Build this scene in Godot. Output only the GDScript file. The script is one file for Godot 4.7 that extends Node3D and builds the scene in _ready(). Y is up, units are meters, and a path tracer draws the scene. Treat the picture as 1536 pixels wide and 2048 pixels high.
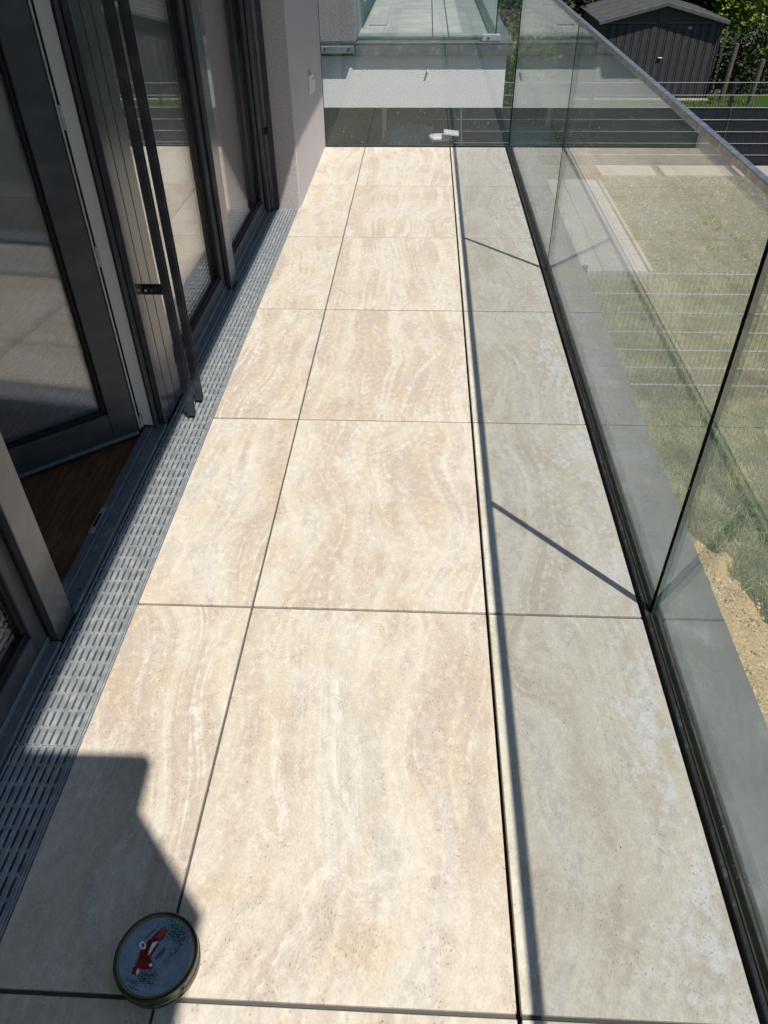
extends Node3D

# ---------------------------------------------------------------- helpers
var M := {}
var used := {}
var boxes := {}
var jobs := []
var imgs := []
var rng := RandomNumberGenerator.new()

func lin(r: float, g: float, b: float) -> Color:
	return Color(r, g, b).linear_to_srgb()

func numbered(base: String, parent: Node) -> String:
	var key := str(parent.get_instance_id()) + base
	var n: int = used.get(key, 0)
	used[key] = n + 1
	return base if n == 0 else "%s_%03d" % [base, n]

func tag(o: Node, label: String, category: String, group := "") -> Node:
	o.set_meta("label", label)
	o.set_meta("category", category)
	if group != "":
		o.set_meta("group", group)
	return o

func thing(called: String, label: String, category: String, at := Vector3.ZERO, group := "") -> Node3D:
	var o := Node3D.new()
	o.name = numbered(called, self)
	add_child(o)
	o.position = at
	tag(o, label, category, group)
	return o

func structure(called: String, at := Vector3.ZERO) -> Node3D:
	var o := Node3D.new()
	o.name = numbered(called, self)
	add_child(o)
	o.position = at
	o.set_meta("kind", "structure")
	return o

# puts a mesh, given in world axes round the point `at`, under a parent
func put(parent: Node, called: String, mesh: Mesh, mat: Material, at := Vector3.ZERO, basis := Basis()) -> MeshInstance3D:
	var o := MeshInstance3D.new()
	o.name = numbered(called, parent)
	o.mesh = mesh
	o.material_override = mat
	parent.add_child(o)
	o.global_transform = Transform3D(basis, at)
	return o

func quad(st: SurfaceTool, a: Vector3, b: Vector3, c: Vector3, d: Vector3, n: Vector3) -> void:
	tri(st, a, b, c, n)
	tri(st, a, c, d, n)

func tri(st: SurfaceTool, a: Vector3, b: Vector3, c: Vector3, n: Vector3) -> void:
	var p := [a, b, c]
	if (b - a).cross(c - a).dot(n) > 0.0:
		p = [a, c, b]
	for v in p:
		st.set_normal(n)
		st.set_uv(Vector2(v.x, v.z))
		st.add_vertex(v)

# adds a box with chamfered edges to a SurfaceTool
func cbox(st: SurfaceTool, c: Vector3, s: Vector3, bev: float) -> void:
	var h := s * 0.5
	bev = minf(bev, minf(h.x, minf(h.y, h.z)) * 0.6)
	var ax := [Vector3.RIGHT, Vector3.UP, Vector3.BACK]
	for i in 3:
		var j := (i + 1) % 3
		var k := (i + 2) % 3
		for sg in [-1.0, 1.0]:
			var n: Vector3 = ax[i] * sg
			var o: Vector3 = c + n * h[i]
			var u: Vector3 = ax[j] * (h[j] - bev)
			var v: Vector3 = ax[k] * (h[k] - bev)
			quad(st, o - u - v, o + u - v, o + u + v, o - u + v, n)
			if bev > 0.0:
				for sg2 in [-1.0, 1.0]:
					var n2: Vector3 = ax[j] * sg2
					var a: Vector3 = c + n * h[i] + n2 * (h[j] - bev)
					var b: Vector3 = c + n * (h[i] - bev) + n2 * h[j]
					quad(st, a - v, a + v, b + v, b - v, (n + n2).normalized())
	if bev > 0.0:
		for sx in [-1.0, 1.0]:
			for sy in [-1.0, 1.0]:
				for sz in [-1.0, 1.0]:
					var q := Vector3(sx, sy, sz)
					var e := q * (h - Vector3.ONE * bev)
					tri(st, c + e + Vector3(sx * bev, 0, 0), c + e + Vector3(0, sy * bev, 0), c + e + Vector3(0, 0, sz * bev), q.normalized())

func start() -> SurfaceTool:
	var st := SurfaceTool.new()
	st.begin(Mesh.PRIMITIVE_TRIANGLES)
	return st

func box_mesh(s: Vector3, bev: float) -> Mesh:
	var key := "%.4f %.4f %.4f %.4f" % [s.x, s.y, s.z, bev]
	if not boxes.has(key):
		var st := start()
		cbox(st, Vector3.ZERO, s, bev)
		boxes[key] = st.commit()
	return boxes[key]

# a box between x0..x1, y0..y1, z0..z1 as one named part
func B(parent: Node, called: String, x0: float, x1: float, y0: float, y1: float, z0: float, z1: float, mat: Material, bev := 0.0015) -> MeshInstance3D:
	var s := Vector3(absf(x1 - x0), absf(y1 - y0), absf(z1 - z0))
	return put(parent, called, box_mesh(s, bev), mat, Vector3(x0 + x1, y0 + y1, z0 + z1) * 0.5)

func cyl(parent: Node, called: String, a: Vector3, b: Vector3, r0: float, r1: float, mat: Material, sides := 10) -> MeshInstance3D:
	var m := CylinderMesh.new()
	m.bottom_radius = r0
	m.top_radius = r1
	m.height = (b - a).length()
	m.radial_segments = sides
	m.rings = 1
	return put(parent, called, m, mat, (a + b) * 0.5, aim(b - a))

func aim(d: Vector3) -> Basis:
	var y := d.normalized()
	var x := y.cross(Vector3.FORWARD if absf(y.dot(Vector3.FORWARD)) < 0.9 else Vector3.RIGHT).normalized()
	return Basis(x, y, x.cross(y))

# flat polygon (x, z) pushed down by `t`
func prism(pts: PackedVector2Array, y1: float, t: float) -> Mesh:
	var st := start()
	var ix := Geometry2D.triangulate_polygon(pts)
	for k in range(0, ix.size(), 3):
		for lv in [[y1, Vector3.UP], [y1 - t, Vector3.DOWN]]:
			var q := []
			for m in 3:
				var p := pts[ix[k + m]]
				q.append(Vector3(p.x, lv[0], p.y))
			tri(st, q[0], q[1], q[2], lv[1])
	var mid := Vector2.ZERO
	for p in pts:
		mid += p / pts.size()
	for k in pts.size():
		var a := pts[k]
		var b := pts[(k + 1) % pts.size()]
		var n := (b - a).orthogonal().normalized()
		if Geometry2D.is_point_in_polygon((a + b) * 0.5 + n * 0.003, pts):
			n = -n
		quad(st, Vector3(a.x, y1, a.y), Vector3(b.x, y1, b.y), Vector3(b.x, y1 - t, b.y), Vector3(a.x, y1 - t, a.y), Vector3(n.x, 0, n.y))
	return st.commit()

func lathe(profile: Array, sides: int) -> Mesh:
	var st := start()
	st.set_smooth_group(-1)
	for k in profile.size() - 1:
		var p: Vector2 = profile[k]
		var q: Vector2 = profile[k + 1]
		if p.distance_to(q) < 1e-6:
			continue
		var d := (q - p).normalized()
		for i in sides:
			var a := TAU * i / sides
			var b := TAU * (i + 1) / sides
			var ca := Vector3(cos(a), 0, sin(a))
			var cb := Vector3(cos(b), 0, sin(b))
			var v := [ca * p.x + Vector3.UP * p.y, cb * p.x + Vector3.UP * p.y, cb * q.x + Vector3.UP * q.y, ca * q.x + Vector3.UP * q.y]
			var nn := [ca * d.y - Vector3.UP * d.x, cb * d.y - Vector3.UP * d.x]
			var ni := [nn[0], nn[1], nn[1], nn[0]]
			for t in [[0, 1, 2], [0, 2, 3]]:
				var o: Array = t
				if (v[t[1]] - v[t[0]]).cross(v[t[2]] - v[t[0]]).dot(ni[t[0]]) > 0.0:
					o = [t[0], t[2], t[1]]
				for j in o:
					st.set_normal(ni[j])
					st.add_vertex(v[j])
	return st.commit()

# ---------------------------------------------------------------- materials
func noise_tex(size: int, freq: float, oct: int, sd: int, stops: Array, type := FastNoiseLite.TYPE_SIMPLEX_SMOOTH) -> NoiseTexture2D:
	var n := FastNoiseLite.new()
	n.noise_type = type
	n.frequency = freq
	n.fractal_octaves = oct
	n.seed = sd
	var t := NoiseTexture2D.new()
	t.width = size
	t.height = size
	t.seamless = true
	t.noise = n
	if stops.size() > 0:
		var g := Gradient.new()
		var offs := PackedFloat32Array()
		var cols := PackedColorArray()
		for s in stops:
			offs.append(s[0])
			cols.append(s[1])
		g.offsets = offs
		g.colors = cols
		t.color_ramp = g
	return t

func plain(c: Color, rough: float, spec := 0.5, metal := 0.0) -> StandardMaterial3D:
	var m := StandardMaterial3D.new()
	m.albedo_color = c
	m.roughness = rough
	m.metallic_specular = spec
	m.metallic = metal
	return m

func grained(tex: Texture2D, scale: float, rough: float, spec := 0.5, metal := 0.0) -> StandardMaterial3D:
	var m := plain(Color.WHITE, rough, spec, metal)
	m.albedo_texture = tex
	m.uv1_triplanar = true
	m.uv1_world_triplanar = true
	m.uv1_scale = Vector3.ONE * scale
	return m

func relief(m: StandardMaterial3D, tex: Texture2D, cm: float) -> StandardMaterial3D:
	m.heightmap_enabled = true
	m.heightmap_texture = tex
	m.heightmap_scale = cm
	return m

func glass(c: Color, a: float, rough := 0.0) -> StandardMaterial3D:
	var m := plain(Color(c.r, c.g, c.b, a), rough, 0.5)
	m.transparency = BaseMaterial3D.TRANSPARENCY_ALPHA
	return m

func ramp(a: Color, b: Color) -> Array:
	return [[0.2, a], [0.8, b]]

func materials() -> void:
	# powder coated aluminium: near-black anthracite with faint dust
	var dust := noise_tex(512, 0.012, 5, 3, [[0.3, lin(0.042, 0.048, 0.056)], [0.62, lin(0.052, 0.058, 0.066)], [0.9, lin(0.085, 0.090, 0.095)]])
	M.anthracite = grained(dust, 1.6, 0.42, 0.34)
	M.anthracite_smooth = grained(dust, 1.1, 0.24, 0.62)
	M.black = plain(lin(0.012, 0.013, 0.015), 0.5, 0.4)
	M.screed = plain(lin(0.11, 0.107, 0.105), 0.9, 0.2)
	M.rubber = plain(lin(0.010, 0.010, 0.011), 0.65, 0.3)
	M.sill = grained(noise_tex(512, 0.02, 5, 9, [[0.3, lin(0.125, 0.145, 0.165)], [0.7, lin(0.15, 0.17, 0.19)], [0.95, lin(0.24, 0.25, 0.26)]]), 1.3, 0.38, 0.5)
	M.zinc = grained(noise_tex(512, 0.02, 6, 21, [[0.2, lin(0.25, 0.272, 0.288)], [0.55, lin(0.32, 0.342, 0.358)], [0.85, lin(0.44, 0.455, 0.465)]]), 2.2, 0.45, 0.5, 0.15)
	M.bridge = grained(noise_tex(256, 0.05, 4, 22, ramp(lin(0.20, 0.22, 0.225), lin(0.34, 0.36, 0.36))), 6.0, 0.55, 0.4)
	M.flash = grained(noise_tex(1024, 0.006, 6, 31, [[0.25, lin(0.070, 0.083, 0.088)], [0.5, lin(0.082, 0.097, 0.102)], [0.7, lin(0.094, 0.110, 0.114)], [0.95, lin(0.19, 0.21, 0.21)]]), 0.8, 0.48, 0.4)
	M.gasket = grained(noise_tex(256, 0.02, 4, 5, ramp(lin(0.05, 0.042, 0.034), lin(0.10, 0.082, 0.062))), 3.0, 0.7, 0.3)
	M.channel = grained(noise_tex(256, 0.03, 5, 6, [[0.3, lin(0.03, 0.032, 0.034)], [0.7, lin(0.045, 0.047, 0.05)], [0.92, lin(0.12, 0.12, 0.12)]]), 3.0, 0.36, 0.5)
	M.steel = grained(noise_tex(512, 0.02, 5, 41, [[0.3, lin(0.30, 0.285, 0.27)], [0.6, lin(0.40, 0.385, 0.365)], [0.85, lin(0.52, 0.51, 0.49)]]), 3.0, 0.28, 0.5, 0.85)
	M.wire = plain(lin(0.24, 0.25, 0.26), 0.45, 0.5, 0.4)
	M.wire_dark = plain(lin(0.045, 0.047, 0.052), 0.4, 0.5, 0.3)
	M.strip = grained(noise_tex(256, 0.02, 4, 51, ramp(lin(0.016, 0.019, 0.028), lin(0.026, 0.030, 0.040))), 2.0, 0.5, 0.4)
	var grain := noise_tex(512, 0.11, 3, 61, [])
	M.stucco_warm = relief(grained(noise_tex(512, 0.05, 5, 62, ramp(lin(0.44, 0.405, 0.40), lin(0.55, 0.51, 0.505))), 2.6, 0.85, 0.3), grain, 0.35)
	M.stucco_white = relief(grained(noise_tex(512, 0.05, 5, 63, ramp(lin(0.74, 0.75, 0.73), lin(0.84, 0.84, 0.82))), 1.15, 0.85, 0.3), grain, 0.8)
	M.stucco_grey = relief(grained(noise_tex(512, 0.05, 5, 64, ramp(lin(0.21, 0.20, 0.20), lin(0.29, 0.28, 0.275))), 1.2, 0.85, 0.3), grain, 0.9)
	M.soffit = plain(lin(0.55, 0.54, 0.52), 0.8, 0.3)
	M.wall_inside = plain(lin(0.42, 0.41, 0.40), 0.8, 0.3)
	M.seal = plain(lin(0.62, 0.64, 0.63), 0.5, 0.4)
	M.wood = grained(noise_tex(512, 0.012, 6, 71, [[0.2, lin(0.10, 0.045, 0.018)], [0.55, lin(0.15, 0.072, 0.030)], [0.85, lin(0.21, 0.105, 0.045)]]), 1.0, 0.5, 0.4)
	M.wood.uv1_scale = Vector3(7, 1, 0.8)
	M.rail_glass = glass(lin(0.17, 0.50, 0.41), 0.082)
	M.end_glass = glass(lin(0.25, 0.44, 0.39), 0.035)
	M.window_glass = glass(lin(0.06, 0.07, 0.07), 0.02)
	M.door_glass = glass(lin(0.42, 0.46, 0.54), 0.05)
	M.glass_edge = plain(lin(0.004, 0.008, 0.007), 0.7, 0.1)
	M.concrete = grained(noise_tex(512, 0.03, 6, 81, ramp(lin(0.29, 0.27, 0.22), lin(0.44, 0.41, 0.34))), 1.5, 0.85, 0.3)
	M.paving = grained(noise_tex(512, 0.02, 6, 82, ramp(lin(0.30, 0.295, 0.28), lin(0.40, 0.395, 0.375))), 1.2, 0.8, 0.3)
	M.neighbour_tile = grained(noise_tex(512, 0.008, 6, 83, ramp(lin(0.36, 0.37, 0.35), lin(0.48, 0.48, 0.455))), 0.5, 0.55, 0.4)
	M.shed = grained(noise_tex(256, 0.02, 5, 91, ramp(lin(0.050, 0.050, 0.054), lin(0.064, 0.063, 0.066))), 1.0, 0.5, 0.4)
	M.shed_roof = grained(noise_tex(256, 0.02, 5, 92, ramp(lin(0.085, 0.084, 0.086), lin(0.115, 0.113, 0.112))), 1.0, 0.55, 0.4)
	M.post_wood = grained(noise_tex(256, 0.02, 5, 93, ramp(lin(0.09, 0.075, 0.055), lin(0.18, 0.155, 0.12))), 3.0, 0.85, 0.3)
	M.white = plain(lin(0.72, 0.72, 0.71), 0.45, 0.4)
	M.silver = plain(lin(0.6, 0.6, 0.6), 0.25, 0.6, 0.9)
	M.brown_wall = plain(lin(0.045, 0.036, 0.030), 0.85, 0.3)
	M.film_blue = plain(lin(0.10, 0.20, 0.27), 0.3, 0.5)
	M.film_white = plain(lin(0.55, 0.57, 0.58), 0.25, 0.6)
	M.cyan = plain(lin(0.05, 0.40, 0.50), 0.4)
	M.tin_green = plain(lin(0.010, 0.022, 0.014), 0.25, 0.6)
	M.tin_gold = plain(lin(0.30, 0.22, 0.11), 0.3, 0.6, 0.6)
	M.tin_cream = plain(lin(0.45, 0.40, 0.30), 0.4, 0.5)
	M.soil = relief(grained(noise_tex(1024, 0.03, 6, 101, [[0.2, lin(0.40, 0.40, 0.40)], [0.5, lin(0.78, 0.78, 0.78)], [0.72, lin(1, 1, 1)], [0.82, lin(1.0, 1.0, 1.0)]]), 1.3, 0.95, 0.2), noise_tex(512, 0.05, 5, 102, []), 1.6)
	M.soil.vertex_color_use_as_albedo = true
	M.pebble = plain(Color.WHITE, 0.9, 0.2)
	M.pebble.vertex_color_use_as_albedo = true
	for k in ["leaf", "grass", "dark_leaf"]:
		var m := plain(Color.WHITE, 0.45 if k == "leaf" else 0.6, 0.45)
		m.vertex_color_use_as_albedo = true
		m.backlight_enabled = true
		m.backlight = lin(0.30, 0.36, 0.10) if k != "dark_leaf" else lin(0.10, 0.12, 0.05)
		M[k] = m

# ---------------------------------------------------------------- the travertine slabs
# A vein is a list of world points x0, z0, x1, z1 ...; kind > 0 pale, kind < 0 grey
const VEINS := [
	[1.0, -0.224, -1.17, -0.193, -1.108, -0.174, -1.071, -0.170, -1.03, -0.173, -0.981, -0.171, -0.924, -0.162, -0.865, -0.141, -0.828, -0.12, -0.782, -0.107, -0.734, -0.084, -0.69, -0.059, -0.659],
	[1.1, -0.373, -1.045, -0.321, -1.002, -0.297, -0.968, -0.289, -0.899, -0.277, -0.841, -0.258, -0.787, -0.24, -0.735, -0.253, -0.711, -0.29, -0.704, -0.37, -0.66],
	[0.9, -0.031, -0.651, -0.067, -0.628, -0.106, -0.629, -0.144, -0.656, -0.171, -0.618, -0.191, -0.555, -0.208, -0.512, -0.215, -0.442],
	[-0.8, 0.155, -1.302, 0.143, -1.196, 0.128, -1.121, 0.144, -1.042, 0.149, -0.917, 0.136, -0.803, 0.12, -0.724, 0.13, -0.668, 0.14, -0.5],
	[-0.5, -0.147, -1.134, -0.124, -1.021, -0.097, -0.918, -0.087, -0.847, -0.074, -0.759, 0.0, -0.62],
	[-0.6, -0.150, -0.98, -0.138, -0.88, -0.115, -0.80, -0.092, -0.73],
	[-0.9, -0.099, -2.112, -0.067, -1.942, -0.054, -1.826, -0.06, -1.74, -0.041, -1.605],
	[0.5, -0.080, -2.112, -0.047, -1.942, -0.034, -1.826, -0.04, -1.74, -0.021, -1.605],
	[-0.6, -0.129, -1.887, -0.133, -1.738, -0.103, -1.582, -0.081, -1.385],
	[0.9, 0.047, -3.062, 0.063, -2.896, 0.104, -2.799, -0.002, -2.566, -0.043, -2.409, -0.055, -2.255],
	[-0.5, 0.07, -3.062, 0.083, -2.896, 0.12, -2.75, 0.02, -2.566, -0.02, -2.409],
	[1.0, 0.305, -2.858, 0.393, -2.681, 0.426, -2.496, 0.435, -2.337, 0.378, -2.233],
	[-0.5, 0.29, -2.82, 0.37, -2.66, 0.40, -2.496, 0.405, -2.337, 0.36, -2.25],
	[0.6, 0.297, -2.126, 0.34, -1.97, 0.359, -1.84, 0.362, -1.599],
	[0.7, -0.644, -1.301, -0.639, -1.192, -0.642, -1.107, -0.647, -1.02, -0.646, -0.946, -0.654, -0.865, -0.657, -0.789, -0.665, -0.683],
	[-0.5, -0.632, -1.301, -0.628, -1.192, -0.630, -1.107, -0.637, -1.02, -0.634, -0.946, -0.643, -0.865, -0.646, -0.789, -0.656, -0.683],
	[0.5, -0.545, -2.159, -0.542, -1.953, -0.568, -1.722, -0.614, -1.563],
	[0.7, -0.498, -3.023, -0.547, -2.833, -0.539, -2.581, -0.579, -2.356],
	[0.6, -0.032, -3.998, 0.022, -3.655, -0.012, -3.409, 0.139, -3.3],
	[-0.5, 0.32, -1.05, 0.36, -0.98, 0.37, -0.88, 0.42, -0.80],
]

func nz(freq: float, oct: int, sd: int) -> FastNoiseLite:
	var n := FastNoiseLite.new()
	n.noise_type = FastNoiseLite.TYPE_SIMPLEX_SMOOTH
	n.frequency = freq
	n.fractal_octaves = oct
	n.seed = sd
	return n

func bake_tile(index: int) -> void:
	var job: Array = jobs[index]
	var x0: float = job[0]
	var z0: float = job[1]
	var res: float = job[4]
	var sd: int = job[5]
	var right: bool = job[6]
	var w := int(job[2] * res)
	var h := int(job[3] * res)
	var vein := PackedFloat32Array()
	var grey := PackedFloat32Array()
	vein.resize(w * h)
	grey.resize(w * h)
	var r := RandomNumberGenerator.new()
	r.seed = sd * 977 + 5
	var wob := nz(1.0, 3, sd + 90)
	var bend := r.randf_range(0.05, 0.17)
	var wide := r.randf_range(0.65, 1.25)
	var amp := r.randf_range(0.9, 1.3)
	var tone := r.randf_range(-0.10, 0.10)
	for v in VEINS:
		stamp(v, x0, z0, w, h, res, vein if v[0] > 0.0 else grey, wob, r)
		if v[0] > 0.0:
			# a darker seam runs along one side of each pale vein
			var side: Array = v.duplicate()
			side[0] = v[0] * 0.75
			for q in range(1, side.size(), 2):
				side[q] += 0.021
			stamp(side, x0, z0, w, h, res, grey, wob, r)
	var warp := nz(1.0, 2, sd + 1)
	var warp2 := nz(1.0, 3, sd + 2)
	var band := nz(1.0, 2, sd + 3)
	var cloud := nz(1.0, 3, sd + 5)
	var fine := nz(1.0, 2, sd + 6)
	var pit := nz(1.0, 1, sd + 7)
	var cream := Vector3(0.700, 0.640, 0.535)
	var tan_ := Vector3(0.575, 0.476, 0.360)
	var pink := Vector3(0.540, 0.457, 0.390)
	var ash := Vector3(0.470, 0.432, 0.385)
	var ochre := Vector3(0.610, 0.470, 0.300)
	var pale := Vector3(0.850, 0.815, 0.745)
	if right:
		# sunlight tinted by the green glass is painted into these slab colours
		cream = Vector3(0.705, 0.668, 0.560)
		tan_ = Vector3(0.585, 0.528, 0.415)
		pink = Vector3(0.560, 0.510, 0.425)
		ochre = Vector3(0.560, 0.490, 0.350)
	var width := w / res
	var out := PackedByteArray()
	out.resize(w * h * 3)
	var at := 0
	for j in h:
		var z := z0 + j / res
		for i in w:
			var x := x0 + i / res
			var wa := warp.get_noise_2d(x * 1.7, z * 1.0)
			var wb := warp2.get_noise_2d(x * 8.0, z * 3.0)
			var s := (x + wa * bend + wb * 0.010) * wide
			var b1 := band.get_noise_2d(s * 8.0, z * 0.45)
			var b2 := band.get_noise_2d(s * 30.0 + 31.0, z * 0.7)
			var b3 := band.get_noise_2d(s * 120.0 - 70.0, z * 2.2)
			var cl := cloud.get_noise_2d(x * 2.8, z * 2.2)
			var md := cloud.get_noise_2d(x * 12.0 + 80.0, z * 9.0)
			var mf := cloud.get_noise_2d(x * 40.0 - 33.0, z * 30.0)
			var t := clampf(0.43 + tone + (b1 * 0.95 + b2 * 0.42) * amp + md * 0.36 + cl * 0.40, 0.0, 1.0)
			var c := cream.lerp(tan_, t * 0.86)
			c = c.lerp(pink, smoothstep(0.0, 0.50, cl * 0.6 + b2 * 0.50 + md * 0.25 + b1 * 0.4) * 0.60)
			c = c.lerp(ash, smoothstep(0.14, 0.60, -b1 * 0.7 + b2 * 0.5 - cl * 0.6 + md * 0.35) * 0.40)
			c = c.lerp(ochre, smoothstep(0.05, 0.55, cloud.get_noise_2d(x * 5.0 + 210.0, z * 3.6) + mf * 0.25) * 0.34)
			# sediment lines: contours of the warped strata, only where the stone is banded
			var q := s * 30.0 + b1 * 2.0 + b2 * 0.4
			var f := absf(q - roundf(q))
			var mask := smoothstep(0.08, 0.50, wa * 0.6 + b1 * 0.8 - md * 0.25)
			var lines := exp(-f * f * 110.0) * mask * 0.46 * amp * clampf(0.65 + mf * 0.7, 0.0, 1.0)
			c = c.lerp(pale, clampf(lines + smoothstep(0.25, 0.8, b3) * 0.20 * mask * amp + smoothstep(0.25, 0.7, b2 - cl * 0.6 - md * 0.3) * 0.26 * amp + smoothstep(0.1, 0.6, mf + md * 0.5) * 0.15, 0.0, 0.8))
			c = c.lerp(ash, smoothstep(0.30, 0.75, -b3) * 0.22 * mask)
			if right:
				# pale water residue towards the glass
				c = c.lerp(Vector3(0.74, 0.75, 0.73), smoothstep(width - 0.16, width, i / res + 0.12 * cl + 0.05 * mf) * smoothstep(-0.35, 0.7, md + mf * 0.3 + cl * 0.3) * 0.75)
			var k := j * w + i
			var vv := vein[k]
			if vv > 0.002:
				c = c.lerp(pale, clampf(vv * (0.85 + b3 * 0.7 + b2 * 0.5 + mf * 0.4), 0.0, 0.75))
			var gg := grey[k]
			if gg > 0.002:
				c = c.lerp(ash.lerp(tan_, 0.45) * 0.90, clampf(gg * (1.1 + md * 0.6 + mf * 0.6), 0.0, 0.9))
			# open pores, gathered in patches and stretched along the strata
			var fn := fine.get_noise_2d(x * 150.0, z * 110.0)
			var pp := pit.get_noise_2d(x * 250.0 + wb * 2.0, z * 120.0)
			var where := smoothstep(-0.2, 0.5, md * 0.9 + b2 * 0.5 + cl * 0.4)
			var dark := smoothstep(0.92 - where * 0.26, 0.98 - where * 0.16, pp)
			c = c * (1.0 + fn * 0.12 + mf * 0.09 + md * 0.04) * (1.0 - dark * 0.55)
			out[at] = int(pow(clampf(c.x, 0.0, 1.0), 0.4545) * 255.0)
			out[at + 1] = int(pow(clampf(c.y, 0.0, 1.0), 0.4545) * 255.0)
			out[at + 2] = int(pow(clampf(c.z, 0.0, 1.0), 0.4545) * 255.0)
			at += 3
	imgs[index] = Image.create_from_data(w, h, false, Image.FORMAT_RGB8, out)

# lays a vein down as several thin lines beside one another inside a soft halo
func stamp(v: Array, x0: float, z0: float, w: int, h: int, res: float, into: PackedFloat32Array, wob: FastNoiseLite, r: RandomNumberGenerator) -> void:
	var pts := []
	for k in range(1, v.size(), 2):
		pts.append(Vector2(v[k], v[k + 1]))
	var mid: Vector2 = pts[pts.size() / 2]
	if mid.x < x0 or mid.y < z0 or mid.x > x0 + w / res or mid.y > z0 + h / res:
		return
	var power: float = absf(v[0])
	var lines := []
	for k in 16:
		lines.append([0.040 * pow(r.randf(), 1.6) - 0.012, r.randf_range(0.0005, 0.0018), r.randf_range(0.22, 0.75) * power, r.randf_range(0.0, 60.0)])
	lines.append([0.002, 0.010, 0.26 * power, 3.0])
	lines.append([0.010, 0.020, 0.16 * power, 21.0])
	lines.append([0.000, 0.0040, 0.32 * power, 9.0])
	for ln in lines:
		for k in pts.size() - 1:
			var p0: Vector2 = pts[maxi(k - 1, 0)]
			var p1: Vector2 = pts[k]
			var p2: Vector2 = pts[k + 1]
			var p3: Vector2 = pts[mini(k + 2, pts.size() - 1)]
			var steps := int(p1.distance_to(p2) * res / 1.0) + 2
			for n in steps:
				var t := float(n) / steps
				var p := p1.cubic_interpolate(p2, p0, p3, t)
				var d := (p2 - p1).normalized().orthogonal()
				var along: float = (k + t) / (pts.size() - 1)
				var fade := smoothstep(0.0, 0.15, along) * smoothstep(1.0, 0.85, along)
				var wv := wob.get_noise_2d(p.x * 9.0 + ln[3], p.y * 9.0)
				var wf := wob.get_noise_2d(p.x * 60.0 + ln[3], p.y * 60.0)
				p += d * (ln[0] * (0.8 + 0.9 * wv) + wf * 0.0012 + wob.get_noise_2d(p.x * 9.0, p.y * 9.0) * 0.010)
				var rad: float = maxf(ln[1] * res * (1.0 + 0.9 * wv), 0.7)
				var amt: float = ln[2] * fade * clampf(0.75 + wob.get_noise_2d(p.x * 25.0 - ln[3], p.y * 25.0) * 1.2, 0.0, 1.3)
				var ci := (p.x - x0) * res
				var cj := (p.y - z0) * res
				var rr := int(rad * 1.6) + 1
				for b in range(maxi(int(cj) - rr, 0), mini(int(cj) + rr + 1, h)):
					for a in range(maxi(int(ci) - rr, 0), mini(int(ci) + rr + 1, w)):
						var q := ((a - ci) * (a - ci) + (b - cj) * (b - cj)) / (rad * rad)
						if q < 2.5:
							var val := amt * exp(-q * 1.4)
							if val > into[b * w + a]:
								into[b * w + a] = val

func floor_tiles() -> void:
	var f := structure("terrace_floor")
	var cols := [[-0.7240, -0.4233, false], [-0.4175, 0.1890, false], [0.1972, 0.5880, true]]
	var spots := []
	for k in range(-3, 6):
		var zb := -0.428 - 0.9017 * k - 0.0042
		var zt := -0.428 - 0.9017 * (k + 1) + 0.0042
		if k == 5:
			zt = -5.852
		if k == -3:
			zb = 2.0
		for c in cols:
			var res: float = [300.0, 300.0, 420.0, 1120.0, 860.0, 640.0, 520.0, 420.0, 360.0][k + 3]
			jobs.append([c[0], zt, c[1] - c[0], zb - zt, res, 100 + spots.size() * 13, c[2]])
			spots.append([c[0], c[1], zt, zb])
	imgs.resize(jobs.size())
	var task := WorkerThreadPool.add_group_task(bake_tile, jobs.size(), 4)
	WorkerThreadPool.wait_for_group_task_completion(task)
	rng.seed = 4
	for k in range(-3, 6):
		var zj := -0.428 - 0.9017 * k
		B(f, "joint_filler", -0.7235, 0.1880, -0.0195, -0.0075, zj - 0.012, zj + 0.012, M.screed, 0.0)
		B(f, "joint_filler", 0.1985, 0.5870, -0.0195, -0.0075, zj - 0.012, zj + 0.012, M.screed, 0.0)
	B(f, "joint_filler", -0.4260, -0.4150, -0.0193, -0.0078, -5.85, 1.9, M.screed, 0.0)
	for k in spots.size():
		var s: Array = spots[k]
		var size := Vector3(s[1] - s[0], 0.02, s[3] - s[2])
		var st := start()
		cbox(st, Vector3.ZERO, size, 0.0012)
		var arr := st.commit_to_arrays()
		var uv: PackedVector2Array = arr[Mesh.ARRAY_TEX_UV]
		for q in uv.size():
			uv[q] = Vector2(clampf(uv[q].x / size.x + 0.5, 0.002, 0.998), clampf(uv[q].y / size.z + 0.5, 0.002, 0.998))
		arr[Mesh.ARRAY_TEX_UV] = uv
		var mesh := ArrayMesh.new()
		mesh.add_surface_from_arrays(Mesh.PRIMITIVE_TRIANGLES, arr)
		var m := plain(Color.WHITE, 0.5, 0.42)
		m.albedo_texture = ImageTexture.create_from_image(imgs[k])
		put(f, "tile", mesh, m, Vector3((s[0] + s[1]) * 0.5, -0.01 + rng.randf_range(-0.0006, 0.0006), (s[2] + s[3]) * 0.5))

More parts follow.
